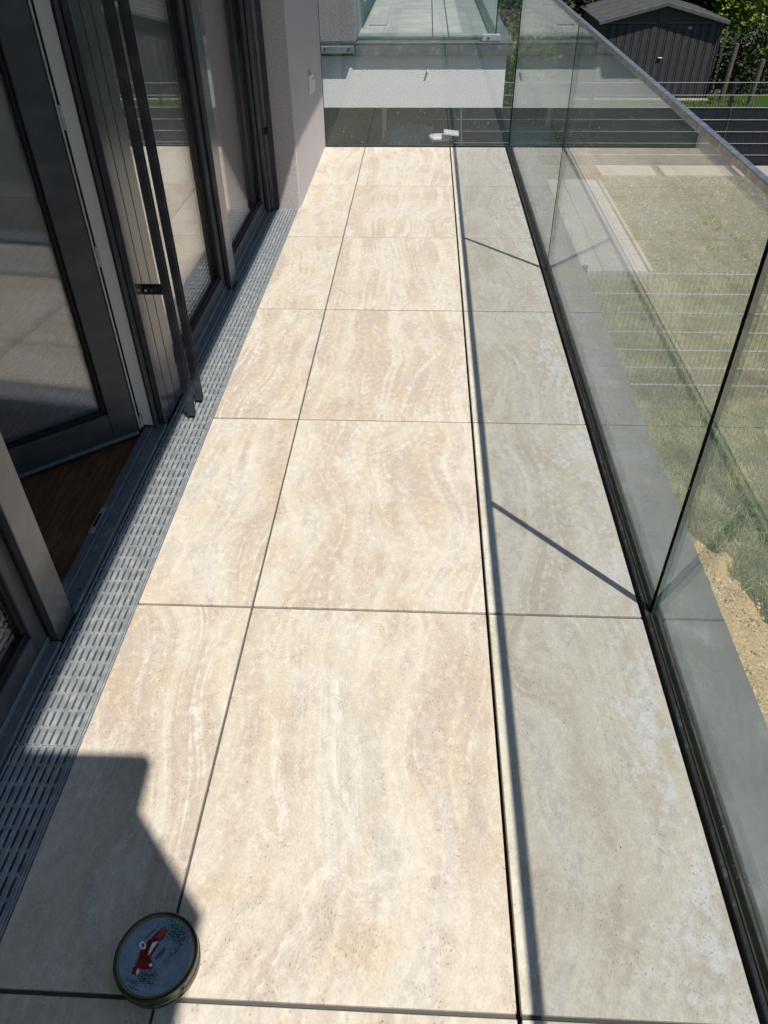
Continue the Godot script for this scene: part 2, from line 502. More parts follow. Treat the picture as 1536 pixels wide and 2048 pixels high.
# ---------------------------------------------------------------- the balcony
func grate() -> void:
	var g := thing("drain_grate", "long slotted grey metal drain grate between glass doors and floor tiles", "drain grate", Vector3(-0.8, 0, -2))
	var z0 := -4.502
	var z1 := 0.8965
	var first := -0.8645
	var pitch := 0.0168
	var edge := -0.8715
	for k in 9:
		var a := first + pitch * k
		var x1 := a - 0.0026
		if k == 8:
			x1 = -0.738
		for q in 6:
			B(g, "bar", edge, x1, -0.012, -0.001 - 0.0004 * (q % 2), z0 + q * 0.9, z0 + q * 0.9 + 0.8985, M.zinc, 0.0016)
		edge = a + 0.0026
	B(g, "edge_strip", -0.7370, -0.7325, -0.02, 0.0005, z0, z1, M.zinc, 0.0012)
	B(g, "edge_strip", -0.7315, -0.7268, -0.02, -0.0015, z0, z1, M.zinc, 0.001)
	var st := start()
	var n := int((z1 - z0) / 0.0465)
	for i in n:
		for k in 8:
			cbox(st, Vector3(first + pitch * k, -0.0072, z0 + 0.02 + i * 0.0465), Vector3(0.0056, 0.010, 0.0085), 0.0)
	put(g, "bridges", st.commit(), M.bridge).set_meta("kind", "stuff")
	B(g, "trough", -0.875, -0.728, -0.098, -0.095, z0, z1, M.black, 0.0)

func pane_with_edges(parent: Node, z0: float, z1: float, x: float, label := "") -> void:
	var p := B(parent, "glass_pane", x - 0.006, x + 0.006, -0.05, 1.016, z0 + 0.0087, z1 - 0.0087, M.rail_glass, 0.0)
	if label != "":
		p.set_meta("label", label)
	B(p, "polished_edge", x - 0.006, x + 0.006, -0.05, 1.016, z0 + 0.0012, z0 + 0.0085, M.glass_edge, 0.0)
	B(p, "polished_edge", x - 0.006, x + 0.006, -0.05, 1.016, z1 - 0.0085, z1 - 0.0012, M.glass_edge, 0.0)

func railing() -> void:
	var r := thing("glass_railing", "long frameless glass balustrade with steel handrail along the terrace's garden side", "railing", Vector3(0.62, 0, -2.5))
	var joints := [3.14, 0.895, -1.356, -3.606, -5.872]
	for k in 4:
		pane_with_edges(r, joints[k + 1], joints[k], 0.6222)
	var zf := -5.93
	var zn := 3.2
	B(r, "channel_lip", 0.6010, 0.6118, -0.07, -0.002, zf, zn, M.channel, 0.002)
	B(r, "gasket", 0.6122, 0.6160, -0.05, 0.0, zf, zn, M.gasket, 0.001)
	B(r, "gasket", 0.6284, 0.6355, -0.05, 0.001, zf, zn, M.gasket, 0.001)
	B(r, "channel_lip", 0.6358, 0.6465, -0.07, 0.003, zf, zn, M.channel, 0.002)
	# handrail: a slim cap on the glass
	B(r, "handrail", 0.6135, 0.6310, 1.0165, 1.0335, -5.89, zn, M.steel, 0.0015)
	# the pane that closes the far end
	var e := thing("end_railing", "glass balustrade pane that closes the terrace's far end beside the stucco pier", "railing", Vector3(-0.05, 0, -5.88))
	var p := B(e, "glass_pane", -0.708, 0.611, -0.05, 1.016, -5.8890, -5.8765, M.end_glass, 0.0)
	B(p, "polished_edge", -0.7105, -0.7083, -0.05, 1.016, -5.8890, -5.8765, M.glass_edge, 0.0)
	B(p, "polished_edge", 0.6113, 0.6136, -0.05, 1.016, -5.8890, -5.8765, M.glass_edge, 0.0)
	B(e, "channel_lip", -0.711, 0.6005, -0.07, -0.001, -5.8735, -5.8610, M.channel, 0.002)
	B(e, "gasket", -0.711, 0.6005, -0.05, 0.001, -5.8762, -5.8738, M.gasket, 0.0)
	B(e, "channel_lip", -0.711, 0.6005, -0.07, 0.003, -5.9100, -5.8940, M.channel, 0.002)
	B(e, "handrail", -0.711, 0.6120, 1.0165, 1.0370, -5.8957, -5.8743, M.steel, 0.002)

func balcony_slab() -> void:
	var s := structure("balcony_slab")
	B(s, "screed", -0.726, 0.60, -0.10, -0.060, -5.86, 3.2, M.screed, 0.0)
	B(s, "channel_side", -0.95, -0.8722, -0.10, -0.035, -4.50, 3.2, M.black, 0.0)
	B(s, "slab", -6.0, 0.66, -0.34, -0.1005, -5.905, 3.3, M.soffit, 0.0)
	B(s, "fascia", 0.661, 0.775, -0.46, -0.030, -5.925, 3.3, M.stucco_white, 0.0)
	B(s, "fascia", -0.72, 0.660, -0.46, -0.075, -5.925, -5.906, M.stucco_white, 0.0)
	var f := thing("parapet_flashing", "grey sheet metal coping outside the glass balustrade above the lawn", "coping", Vector3(0.72, 0, -2))
	for seg in [[-1.476, 3.3], [-4.72, -1.480], [-5.935, -4.724]]:
		B(f, "coping_sheet", 0.6475, 0.802, -0.020, -0.008, seg[0], seg[1], M.flash, 0.002)
		B(f, "drip_edge", 0.7965, 0.802, -0.10, -0.0202, seg[0], seg[1], M.flash, 0.001)
	B(f, "joint_cover", 0.6480, 0.8028, -0.0078, -0.0062, -1.495, -1.462, M.flash, 0.0006)
	B(f, "joint_cover", 0.6480, 0.8028, -0.0078, -0.0062, -4.739, -4.706, M.flash, 0.0006)
	B(f, "drip_edge", -0.715, 0.6470, -0.12, -0.004, -5.9165, -5.9105, M.anthracite, 0.001)

# a fixed floor-to-ceiling window between z0 (far) and z1 (near)
func fixed_window(label: String, z0: float, z1: float) -> void:
	var w := thing("fixed_window", label, "window", Vector3(-0.92, 0, (z0 + z1) * 0.5))
	var y0 := 0.015
	var y1 := 2.36
	for s in [[z0, z0 + 0.052], [z1 - 0.052, z1]]:
		B(w, "stile", -0.975, -0.902, y0, y1, s[0], s[1], M.anthracite, 0.003)
		var inz := [s[0] + 0.0525, s[0] + 0.066] if s[0] == z0 else [s[1] - 0.066, s[1] - 0.0525]
		B(w, "glazing_bead", -0.962, -0.912, y0 + 0.09, y1 - 0.09, inz[0], inz[1], M.rubber, 0.002)
	B(w, "bottom_rail", -0.975, -0.902, y0, y0 + 0.070, z0 + 0.0523, z1 - 0.0523, M.anthracite, 0.003)
	B(w, "glazing_bead", -0.962, -0.912, y0 + 0.0705, y0 + 0.084, z0 + 0.0525, z1 - 0.0525, M.rubber, 0.002)
	B(w, "top_rail", -0.975, -0.902, y1 - 0.07, y1, z0 + 0.0523, z1 - 0.0523, M.anthracite, 0.003)
	var gl := [z0 + 0.0662, z1 - 0.0662]
	B(w, "pane", -0.930, -0.924, y0 + 0.0845, y1 - 0.0845, gl[0], gl[1], M.window_glass, 0.0)
	B(w, "pane", -0.944, -0.938, y0 + 0.0845, y1 - 0.0845, gl[0], gl[1], M.window_glass, 0.0)
	B(w, "pane", -0.958, -0.952, y0 + 0.0845, y1 - 0.0845, gl[0], gl[1], M.window_glass, 0.0)
	B(w, "sill", -0.9018, -0.8735, -0.01, 0.012, z0, z1, M.sill, 0.002)
	B(w, "sill_lip", -0.9018, -0.8990, 0.0122, 0.030, z0, z1, M.sill, 0.001)

func mullion(label: String, z0: float, z1: float, grooves: bool) -> Node3D:
	var m := thing("facade_mullion", label, "mullion", Vector3(-0.89, 0, (z0 + z1) * 0.5), "anthracite mullions between the glass doors")
	B(m, "cover_cap", -0.8985, -0.876, 0.004, 2.36, z0, z1, M.anthracite_smooth, 0.002)
	B(m, "core", -0.985, -0.9015, 0.0, 2.36, z0 + 0.002, z1 - 0.002, M.black, 0.001)
	if grooves:
		for t in [0.35, 0.70]:
			var zc := lerpf(z0, z1, t)
			B(m, "groove", -0.8764, -0.8752, 0.01, 2.35, zc - 0.0014, zc + 0.0014, M.black, 0.0)
	return m

func guide_rail(label: String, x: float, z: float, bracket_y: float, to: float) -> void:
	var g := thing("blind_guide_rail", label, "guide rail", Vector3(x, 0, z), "thin blind guide rails")
	B(g, "rail_back", x - 0.013, x - 0.010, 0.012, 2.36, z - 0.011, z + 0.011, M.anthracite, 0.0008)
	B(g, "rail_flange", x - 0.0098, x + 0.012, 0.012, 2.36, z + 0.0085, z + 0.0112, M.anthracite, 0.0008)
	B(g, "rail_flange", x - 0.0098, x + 0.012, 0.012, 2.36, z - 0.0112, z - 0.0085, M.anthracite, 0.0008)
	B(g, "end_plug", x - 0.0095, x + 0.010, 0.004, 0.020, z - 0.0080, z + 0.0080, M.rubber, 0.001)
	if bracket_y > 0.0:
		B(g, "bracket", to, x - 0.0135, bracket_y - 0.017, bracket_y + 0.017, z - 0.0035, z + 0.0035, M.black, 0.001)
		var pl := B(g, "bracket_plate", to + 0.003, x - 0.035, bracket_y - 0.011, bracket_y + 0.011, z + 0.0036, z + 0.0075, M.black, 0.001)
		for t in [0.25, 0.75]:
			var c := Vector3(lerpf(to, x - 0.035, t), bracket_y, z + 0.0077)
			cyl(pl, "screw", c, c + Vector3(0, 0, 0.0025), 0.0045, 0.0045, M.silver, 8)

func door() -> void:
	# frame with its threshold
	var f := thing("door_frame", "anthracite door frame with flat blue-grey threshold beside the open door", "door frame", Vector3(-0.92, 0, -1.75))
	B(f, "threshold", -0.914, -0.8735, -0.01, 0.014, -2.170, -1.2835, M.sill, 0.002)
	B(f, "threshold_ridge", -0.9185, -0.9143, -0.01, 0.020, -2.170, -1.2835, M.sill, 0.0015)
	B(f, "inner_threshold", -0.945, -0.9187, -0.01, 0.016, -2.170, -1.2835, M.sill, 0.002)
	var st := B(f, "strike_plate", -0.944, -0.928, 0.0162, 0.0185, -1.70, -1.58, M.zinc, 0.0008)
	B(st, "latch_hole", -0.940, -0.932, 0.0186, 0.0192, -1.67, -1.61, M.black, 0.0)
	for z in [-1.36, -1.30]:
		cyl(f, "screw", Vector3(-0.888, 0.0141, z), Vector3(-0.888, 0.0152, z), 0.003, 0.003, M.black, 8)
	B(f, "jamb", -0.985, -0.900, 0.0, 2.36, -2.1695, -2.140, M.anthracite, 0.002)
	B(f, "jamb_lining", -0.948, -0.906, 0.03, 2.35, -2.1395, -2.133, M.seal, 0.001)
	B(f, "gasket", -0.9055, -0.9005, 0.03, 2.35, -2.1395, -2.130, M.rubber, 0.001)
	B(f, "gasket", -0.954, -0.9485, 0.03, 2.35, -2.1395, -2.130, M.rubber, 0.001)
	B(f, "head", -0.985, -0.900, 2.30, 2.36, -2.1395, -1.2835, M.anthracite, 0.002)
	var hp := B(f, "hinge_pivot", -0.972, -0.938, 0.031, 0.075, -2.1325, -2.112, M.zinc, 0.002)
	cyl(hp, "hinge_pin", Vector3(-0.955, 0.0755, -2.12), Vector3(-0.955, 0.105, -2.12), 0.007, 0.007, M.black, 10)
	for y in [0.62, 0.99]:
		B(f, "locking_keep", -0.963, -0.943, y - 0.03, y + 0.03, -2.1328, -2.122, M.zinc, 0.002)
	# the leaf, built along -x.. then turned about its hinge; local x = along the leaf, z = outwards
	var l := thing("balcony_door", "glazed anthracite balcony door leaf swung open into the dark room", "door", Vector3.ZERO)
	var W := 0.82
	var y0 := 0.028
	var y1 := 2.29
	B(l, "hinge_stile", 0.0, 0.088, y0, y1, -0.070, 0.0, M.anthracite, 0.003)
	B(l, "lock_stile", W - 0.088, W, y0, y1, -0.070, 0.0, M.anthracite, 0.003)
	B(l, "bottom_rail", 0.0882, W - 0.0882, y0, y0 + 0.092, -0.070, 0.0, M.anthracite, 0.003)
	B(l, "top_rail", 0.0882, W - 0.0882, y1 - 0.09, y1, -0.070, 0.0, M.anthracite, 0.003)
	B(l, "rebate_lip", 0.004, W, y0 - 0.012, y0 - 0.0005, -0.060, 0.012, M.sill, 0.002)
	B(l, "edge_trim", -0.006, -0.0003, y0, y1, -0.062, 0.004, M.zinc, 0.001)
	B(l, "edge_gasket", -0.010, -0.0063, y0, y1, -0.030, -0.020, M.rubber, 0.001)
	for s in [[0.0884, 0.102], [W - 0.102, W - 0.0884]]:
		B(l, "glazing_bead", s[0], s[1], y0 + 0.093, y1 - 0.091, -0.055, -0.008, M.rubber, 0.002)
	B(l, "glazing_bead", 0.1022, W - 0.1022, y0 + 0.0925, y0 + 0.106, -0.055, -0.008, M.rubber, 0.002)
	B(l, "pane", 0.1025, W - 0.1025, y0 + 0.1065, y1 - 0.0915, -0.026, -0.020, M.door_glass, 0.0)
	B(l, "pane", 0.1025, W - 0.1025, y0 + 0.1065, y1 - 0.0915, -0.050, -0.044, M.door_glass, 0.0)
	B(l, "pane", 0.1025, W - 0.1025, y0 + 0.1065, y1 - 0.0915, -0.038, -0.032, M.door_glass, 0.0)
	l.transform = Transform3D(Basis(Vector3(-0.757, 0, 0.653).normalized(), Vector3.UP, Vector3(0.653, 0, 0.757).normalized()), Vector3(-0.950, 0.0, -2.108))

func facade() -> void:
	fixed_window("fixed glass window nearest the camera, left of the open door", -1.186, 0.75)
	fixed_window("tall fixed window between the grooved mullion and the slim mullion", -3.311, -2.386)
	fixed_window("farthest fixed window beside the stucco pier", -4.395, -3.424)
	mullion("smooth anthracite mullion left of the open door", -1.281, -1.188, false)
	mullion("wide grooved anthracite mullion at the door's hinge side", -2.384, -2.172, true)
	mullion("slim anthracite mullion between the two far windows", -3.422, -3.313, false)
	mullion("anthracite end post against the stucco pier", -4.480, -4.397, false)
	guide_rail("thin black guide rail with bracket in front of the grooved mullion", -0.800, -2.234, 0.475, -0.875)
	guide_rail("thin black guide rail just behind the bracketed one, shorter at its foot", -0.797, -2.338, 0.0, 0.0)
	guide_rail("thin black guide rail standing against the stucco pier", -0.845, -4.475, 0.42, -0.895)
	B(thing("base_profile", "ribbed dark base profile between drain grate and window sills", "profile", Vector3(-0.87, 0, -2)), "rib", -0.8733, -0.8718, -0.03, 0.004, -4.50, 0.9, M.anthracite, 0.0005)

func house() -> void:
	var h := thing("house", "own house with grey-pink stucco pier, roof overhang and dark room", "house", Vector3(-2.5, 0, -2))
	B(h, "pier", -1.9, -0.712, -0.05, 2.42, -5.90, -4.503, M.stucco_warm, 0.006)
	B(h, "pier", -1.9, -0.720, -3.2, -0.05, -6.11, -4.503, M.stucco_white, 0.0)
	B(h, "wall", -5.0, -1.9005, 0.0, 2.42, -5.0, -4.7, M.wall_inside, 0.0)
	B(h, "wall", -5.2, -5.0005, 0.0, 2.42, -5.0, 3.0, M.wall_inside, 0.0)
	B(h, "wall", -5.0, -0.86, 0.0, 2.42, 0.80, 1.0, M.wall_inside, 0.0)
	B(h, "lintel", -1.0, -0.90, 2.361, 2.42, -4.50, 0.799, M.soffit, 0.0)
	B(h, "lower_wall", -5.0, 0.30, -3.2, -0.341, -5.6, 3.2, M.stucco_white, 0.0)
	var fl := B(h, "room_floor", -4.999, -0.99, -0.09, -0.015, -4.69, 0.79, M.black, 0.0)
	for k in 26:
		var x1 := -0.948 - k * 0.155
		B(fl, "floor_board", x1 - 0.1535, x1, -0.0149, 0.004, -4.68, 0.78, M.wood, 0.001)
	# roof edge; its unseen steps near the camera are added to shade the tiles
	var pts := PackedVector2Array([Vector2(0.108, -6.4), Vector2(0.108, 0.172), Vector2(0.394, 0.170), Vector2(0.400, 0.278), Vector2(0.576, 0.473), Vector2(0.572, 0.66), Vector2(0.572, 3.2), Vector2(-5.4, 3.2), Vector2(-5.4, -6.4)])
	put(h, "roof_overhang", prism(pts, 2.49, 0.05), M.soffit)

func socket() -> void:
	var s := thing("wall_socket", "small white outdoor socket box on the stucco pier", "socket", Vector3(-0.71, 0.52, -5.22))
	B(s, "housing", -0.7118, -0.690, 0.472, 0.572, -5.275, -5.175, M.white, 0.004)
	var lid := B(s, "flap", -0.6898, -0.684, 0.480, 0.545, -5.268, -5.182, M.white, 0.003)
	B(lid, "flap_grip", -0.6838, -0.680, 0.482, 0.488, -5.240, -5.210, M.white, 0.001)

# ---------------------------------------------------------------- the tin
const PRINT := [
	["tree", 0.18, -0.87, 0.29, -0.92, 0.55, -0.77, 0.73, -0.57, 0.8, -0.4, 0.71, -0.26, 0.44, -0.38, 0.22, -0.46, 0.18, -0.6],
	["tree", -0.33, 0.41, -0.22, 0.36, 0.02, 0.4, 0.18, 0.35, 0.25, 0.51, 0.1, 0.58, 0.14, 0.81, 0.03, 0.81, -0.13, 0.67, -0.2, 0.76, -0.38, 0.62, -0.39, 0.56],
	["twig", 0.48, -0.36, 0.62, -0.2, 0.5, 0.0, 0.35, 0.22, 0.2, 0.36, 0.3, 0.1],
	["dark", 0.16, -0.24, 0.24, -0.15, 0.15, 0.0, 0.04, 0.12, -0.04, 0.08, 0.06, -0.06],
	["dark", -0.45, -0.41, -0.31, -0.6, -0.13, -0.79, -0.14, -0.75, -0.28, -0.56, -0.42, -0.38],
	["red", 0.02, -0.77, 0.14, -0.67, 0.11, -0.5, 0.03, -0.36, -0.05, -0.37, -0.18, -0.33, -0.27, -0.42, -0.14, -0.6],
	["red", -0.31, -0.42, -0.21, -0.38, -0.19, -0.22, -0.26, -0.09, -0.44, -0.06, -0.49, -0.12, -0.35, -0.15, -0.36, -0.3],
	["red", -0.46, -0.1, -0.25, -0.13, -0.17, 0.06, -0.46, 0.22, -0.5, 0.01],
	["red", -0.04, -0.34, 0.0, -0.27, -0.07, -0.12, -0.13, 0.06, -0.2, 0.04, -0.13, -0.16],
	["red", -0.49, 0.1, -0.17, 0.04, -0.01, 0.21, -0.01, 0.35, -0.17, 0.37, -0.34, 0.37, -0.4, 0.52, -0.54, 0.5, -0.56, 0.34, -0.47, 0.27],
	["white", -0.05, -0.37, -0.09, -0.25, -0.21, 0.01, -0.23, 0.0, -0.23, -0.15, -0.19, -0.32],
	["grey", -0.5, 0.08, -0.46, -0.02, -0.46, 0.16, -0.48, 0.31, -0.54, 0.27],
	["white", -0.56, -0.29, -0.49, -0.36, -0.36, -0.26, -0.34, -0.15, -0.45, -0.14, -0.54, -0.21],
	["grey", -0.50, -0.27, -0.46, -0.30, -0.40, -0.25, -0.40, -0.19, -0.46, -0.18],
	["white", -0.14, 0.25, -0.08, 0.19, -0.02, 0.25, -0.07, 0.31],
	["white", -0.44, 0.44, -0.41, 0.34, -0.35, 0.39, -0.36, 0.47, -0.4, 0.52],
	["line", -0.10, -0.44, 0.06, -0.72], ["line", -0.06, -0.42, 0.09, -0.69], ["line", -0.01, -0.40, 0.11, -0.62], ["line", -0.15, -0.45, 0.02, -0.74],
	["ink", -0.66, 0.7, -0.63, 0.57, -0.62, 0.68, -0.54, 0.65],
	["ink", -0.55, 0.75, -0.52, 0.65, -0.46, 0.74, -0.46, 0.63, -0.41, 0.75, -0.41, 0.64, -0.36, 0.76, -0.35, 0.67],
	["ink", -0.59, 0.8, -0.55, 0.75, -0.51, 0.85, -0.48, 0.77, -0.42, 0.87, -0.4, 0.79, -0.35, 0.89, -0.29, 0.85, -0.23, 0.91, -0.23, 0.85],
]

func print_image() -> Image:
	var n := 384
	var im := Image.create(n, n, false, Image.FORMAT_RGB8)
	var tone := nz(1.0, 3, 8)
	for j in n:
		for i in n:
			var t := tone.get_noise_2d(i * 0.012, j * 0.012) * 0.5 + 0.5
			im.set_pixel(i, j, Color(0.44, 0.54, 0.62).lerp(Color(0.60, 0.68, 0.74), t))
	var r := RandomNumberGenerator.new()
	r.seed = 12
	for e in PRINT:
		var kind: String = e[0]
		var pts := PackedVector2Array()
		for k in range(1, e.size(), 2):
			pts.append(Vector2(e[k] * 0.5 + 0.5, e[k + 1] * 0.5 + 0.5) * n)
		if kind == "line" or kind == "ink":
			for k in pts.size() - 1:
				var st := int(pts[k].distance_to(pts[k + 1])) * 2 + 1
				for s in st:
					var p := pts[k].lerp(pts[k + 1], float(s) / st)
					for q in 4:
						im.set_pixel(clampi(int(p.x) + q % 2, 0, n - 1), clampi(int(p.y) + q / 2, 0, n - 1), Color(0.85, 0.6, 0.6) if kind == "line" else Color(0.02, 0.03, 0.10))
			continue
		var lo := pts[0]
		var hi := pts[0]
		for p in pts:
			lo = lo.min(p)
			hi = hi.max(p)
		for j in range(int(lo.y) - 6, int(hi.y) + 7):
			for i in range(int(lo.x) - 6, int(hi.x) + 7):
				var p := Vector2(i, j)
				var leafy := kind == "tree" or kind == "twig"
				if leafy:
					p += Vector2(tone.get_noise_2d(i * 0.09, j * 0.09) * 44.0, tone.get_noise_2d(i * 0.09 + 90.0, j * 0.09) * 44.0)
				if i < 0 or j < 0 or i >= n or j >= n or not Geometry2D.is_point_in_polygon(p, pts):
					continue
				var c := Color(0.55, 0.04, 0.05)
				if kind == "red":
					c = Color(0.58, 0.04, 0.06).lerp(Color(0.30, 0.01, 0.03), tone.get_noise_2d(i * 0.08, j * 0.05) * 0.8 + 0.4)
				elif kind == "white":
					c = Color(0.96, 0.97, 0.98)
				elif kind == "grey":
					c = Color(0.34, 0.38, 0.42)
				elif kind == "dark":
					c = Color(0.20, 0.25, 0.30).lerp(Color(0.42, 0.46, 0.5), r.randf())
				elif tone.get_noise_2d(i * 0.075 + 7.0, j * 0.075) > (-0.05 if kind == "twig" else 0.12):
					continue
				else:
					c = Color(0.10, 0.20, 0.20).lerp(Color(0.34, 0.46, 0.46), r.randf() * r.randf() * 1.4)
				im.set_pixel(i, j, c)
	return im

func tin() -> void:
	var c := Vector3(-0.4255, 0.0, -0.479)
	var t := thing("biscuit_tin", "round dark green tin with a red vintage car printed on its lid", "tin", c)
	put(t, "body", lathe([Vector2(0.0, 0.0), Vector2(0.066, 0.0), Vector2(0.0685, 0.002), Vector2(0.0688, 0.0235), Vector2(0.0, 0.0235)], 64), M.tin_cream, c)
	put(t, "body_band", lathe([Vector2(0.0690, 0.006), Vector2(0.0694, 0.0065), Vector2(0.0694, 0.020), Vector2(0.0690, 0.0205)], 64), M.tin_green, c)
	var lid := put(t, "lid", lathe([Vector2(0.0698, 0.024), Vector2(0.0712, 0.0236), Vector2(0.0715, 0.0255), Vector2(0.0708, 0.027), Vector2(0.0706, 0.040), Vector2(0.0712, 0.0425), Vector2(0.0708, 0.0455), Vector2(0.0690, 0.0468), Vector2(0.0668, 0.0462), Vector2(0.0655, 0.0440)], 72), M.tin_green, c)
	put(lid, "gold_ring", lathe([Vector2(0.0654, 0.0441), Vector2(0.0640, 0.0434), Vector2(0.0618, 0.0440)], 72), M.tin_gold, c)
	put(lid, "rim_wire", lathe([Vector2(0.0716, 0.0242), Vector2(0.0720, 0.0250), Vector2(0.0716, 0.0258)], 72), M.tin_gold, c)
	var st := start()
	for k in 72:
		var a := Vector2.from_angle(TAU * k / 72) * 0.0617
		var b := Vector2.from_angle(TAU * (k + 1) / 72) * 0.0617
		for p in [Vector2.ZERO, a, b]:
			st.set_normal(Vector3.UP)
			st.set_uv(p / 0.122 + Vector2(0.5, 0.5))
			st.add_vertex(Vector3(p.x, 0.0442, p.y))
	var pm := plain(Color.WHITE, 0.22, 0.5)
	pm.albedo_texture = ImageTexture.create_from_image(print_image())
	pm.clearcoat_enabled = true
	pm.clearcoat = 0.5
	pm.clearcoat_roughness = 0.1
	put(lid, "car_print", st.commit(), pm, c)

func litter() -> void:
	rng.seed = 91
	var st := start()
	cbox(st, Vector3.ZERO, Vector3(1.0, 0.45, 0.7), 0.2)
	var xf := []
	var cols := []
	for k in 420:
		var x := rng.randf_range(-0.86, 0.58)
		var z := rng.randf_range(-5.8, -0.3)
		if k % 3 == 0:
			x = [-0.42, 0.186, 0.575, -0.715, -0.79][rng.randi() % 5] + rng.randfn() * 0.012
		var sc := 0.0008 + 0.0022 * pow(rng.randf(), 3.0)
		xf.append(turned(Vector3(x, 0.0003 + sc * 0.2, z), sc, 0.1))
		cols.append(Color(0.10, 0.075, 0.05).lerp(Color(0.42, 0.38, 0.32), rng.randf()))
	var gm := plain(Color.WHITE, 0.9, 0.2)
	gm.vertex_color_use_as_albedo = true
	tag(scatter("grit", self, st.commit(), gm, xf, cols), "loose grit and crumbs scattered over the terrace tiles", "grit")
	# dried water spots on the balustrade's inner face
	var disc := CylinderMesh.new()
	disc.top_radius = 1.0
	disc.bottom_radius = 1.0
	disc.height = 0.2
	disc.radial_segments = 7
	disc.rings = 1
	xf = []
	cols = []
	for k in 900:
		var z := rng.randf_range(-5.7, -0.6)
		var y := 0.02 + 0.95 * pow(rng.randf(), 1.7)
		var sc := 0.0006 + 0.0016 * pow(rng.randf(), 3.0)
		var b := Basis(Vector3(0, sc * rng.randf_range(0.8, 1.8), 0), Vector3(0.001, 0, 0), Vector3(0, 0, sc))
		xf.append(Transform3D(b, Vector3(0.6161, y, z)))
		cols.append(Color(0.6, 0.62, 0.6))
	for k in 260:
		var sc := 0.0006 + 0.0018 * pow(rng.randf(), 3.0)
		var b := Basis(Vector3(sc, 0, 0), Vector3(0, 0, 0.001), Vector3(0, -sc * 1.3, 0))
		xf.append(Transform3D(b, Vector3(rng.randf_range(-0.7, 0.6), 0.02 + 0.75 * pow(rng.randf(), 2.2), -5.8762)))
		cols.append(Color(0.6, 0.62, 0.6))
	tag(scatter("water_spots", self, disc, gm, xf, cols), "dried pale water spots on the balustrade glass", "water spots")

# ---------------------------------------------------------------- garden
var hills := FastNoiseLite.new()

func ground_y(x: float, z: float) -> float:
	var y := lerpf(-2.83, -2.68, smoothstep(-7.0, -15.0, z))
	y += hills.get_noise_2d(x * 1.2, z * 1.2) * 0.03 + hills.get_noise_2d(x * 6.0 + 50.0, z * 6.0) * 0.012
	return y

func steps(list: Array) -> PackedFloat32Array:
	var out := PackedFloat32Array()
	for k in list.size() - 1:
		var a: float = list[k][0]
		var b: float = list[k + 1][0]
		var n := int(ceil((b - a) / list[k][1]))
		for i in n:
			out.append(lerpf(a, b, float(i) / n))
	out.append(list[-1][0])
	return out

func ground() -> void:
	hills.seed = 77
	hills.frequency = 0.5
	var xs := steps([[-150, 25.0], [-10, 2.0], [0.8, 0.14], [7.0, 0.6], [16.0, 12.0], [150.0, 1.0]])
	var zs := steps([[-200, 25.0], [-30, 1.0], [-15.0, 0.14], [-1.5, 0.6], [6.0, 14.0], [150.0, 1.0]])
	var st := start()
	var patch := nz(1.0, 3, 15)
	for z in zs:
		for x in xs:
			var soil := Color(0.175, 0.165, 0.118)
			var lawn := Color(0.085, 0.100, 0.042)
			var t := smoothstep(-12.6, -8.4, z + patch.get_noise_2d(x * 0.5, z * 0.5) * 1.6)
			t = clampf(t + patch.get_noise_2d(x * 1.3 + 9.0, z * 1.3) * 0.5, 0.05, 1.0)
			if z < -15.6:
				t = 1.0
				lawn = Color(0.07, 0.11, 0.03)
			var c := soil.lerp(lawn, t)
			st.set_color(c)
			st.set_normal(Vector3.UP)
			st.add_vertex(Vector3(x, ground_y(x, z), z))
	var w := xs.size()
	for j in zs.size() - 1:
		for i in w - 1:
			var a := j * w + i
			for k in [a, a + 1, a + w + 1, a, a + w + 1, a + w]:
				st.add_index(k)
	st.generate_normals()
	put(self, "ground", st.commit(), M.soil).set_meta("kind", "structure")
	# a heap of bare sand close to the house
	var sand := start()
	var lump := nz(1.0, 4, 33)
	var n := 70
	for j in n + 1:
		for i in n + 1:
			var u := float(i) / n * 2.0 - 1.0
			var v := float(j) / n * 2.0 - 1.0
			var p := Vector2(1.62 + u * 1.34, -2.75 + v * 2.95)
			var edge := 1.0 - Vector2(u, v).length() * (1.0 + 0.22 * lump.get_noise_2d(p.x * 2.2, p.y * 2.2))
			var y := ground_y(p.x, p.y) - 0.05 + 0.42 * smoothstep(-0.05, 0.6, edge) + lump.get_noise_2d(p.x * 5.0, p.y * 5.0) * 0.05 * smoothstep(0.0, 0.2, edge)
			sand.set_color(Color(0.64, 0.475, 0.235).lerp(Color(0.50, 0.37, 0.185), lump.get_noise_2d(p.x * 9.0, p.y * 9.0) * 0.7 + 0.4))
			sand.set_normal(Vector3.UP)
			sand.add_vertex(Vector3(p.x, y, p.y))
	for j in n:
		for i in n:
			var a := j * (n + 1) + i
			for k in [a, a + 1, a + n + 2, a, a + n + 2, a + n + 1]:
				sand.add_index(k)
	sand.generate_normals()
	var so := put(self, "sand", sand.commit(), M.soil)
	tag(so, "heap of bare yellow sand on the lawn below the terrace edge", "sand")
	so.set_meta("kind", "stuff")

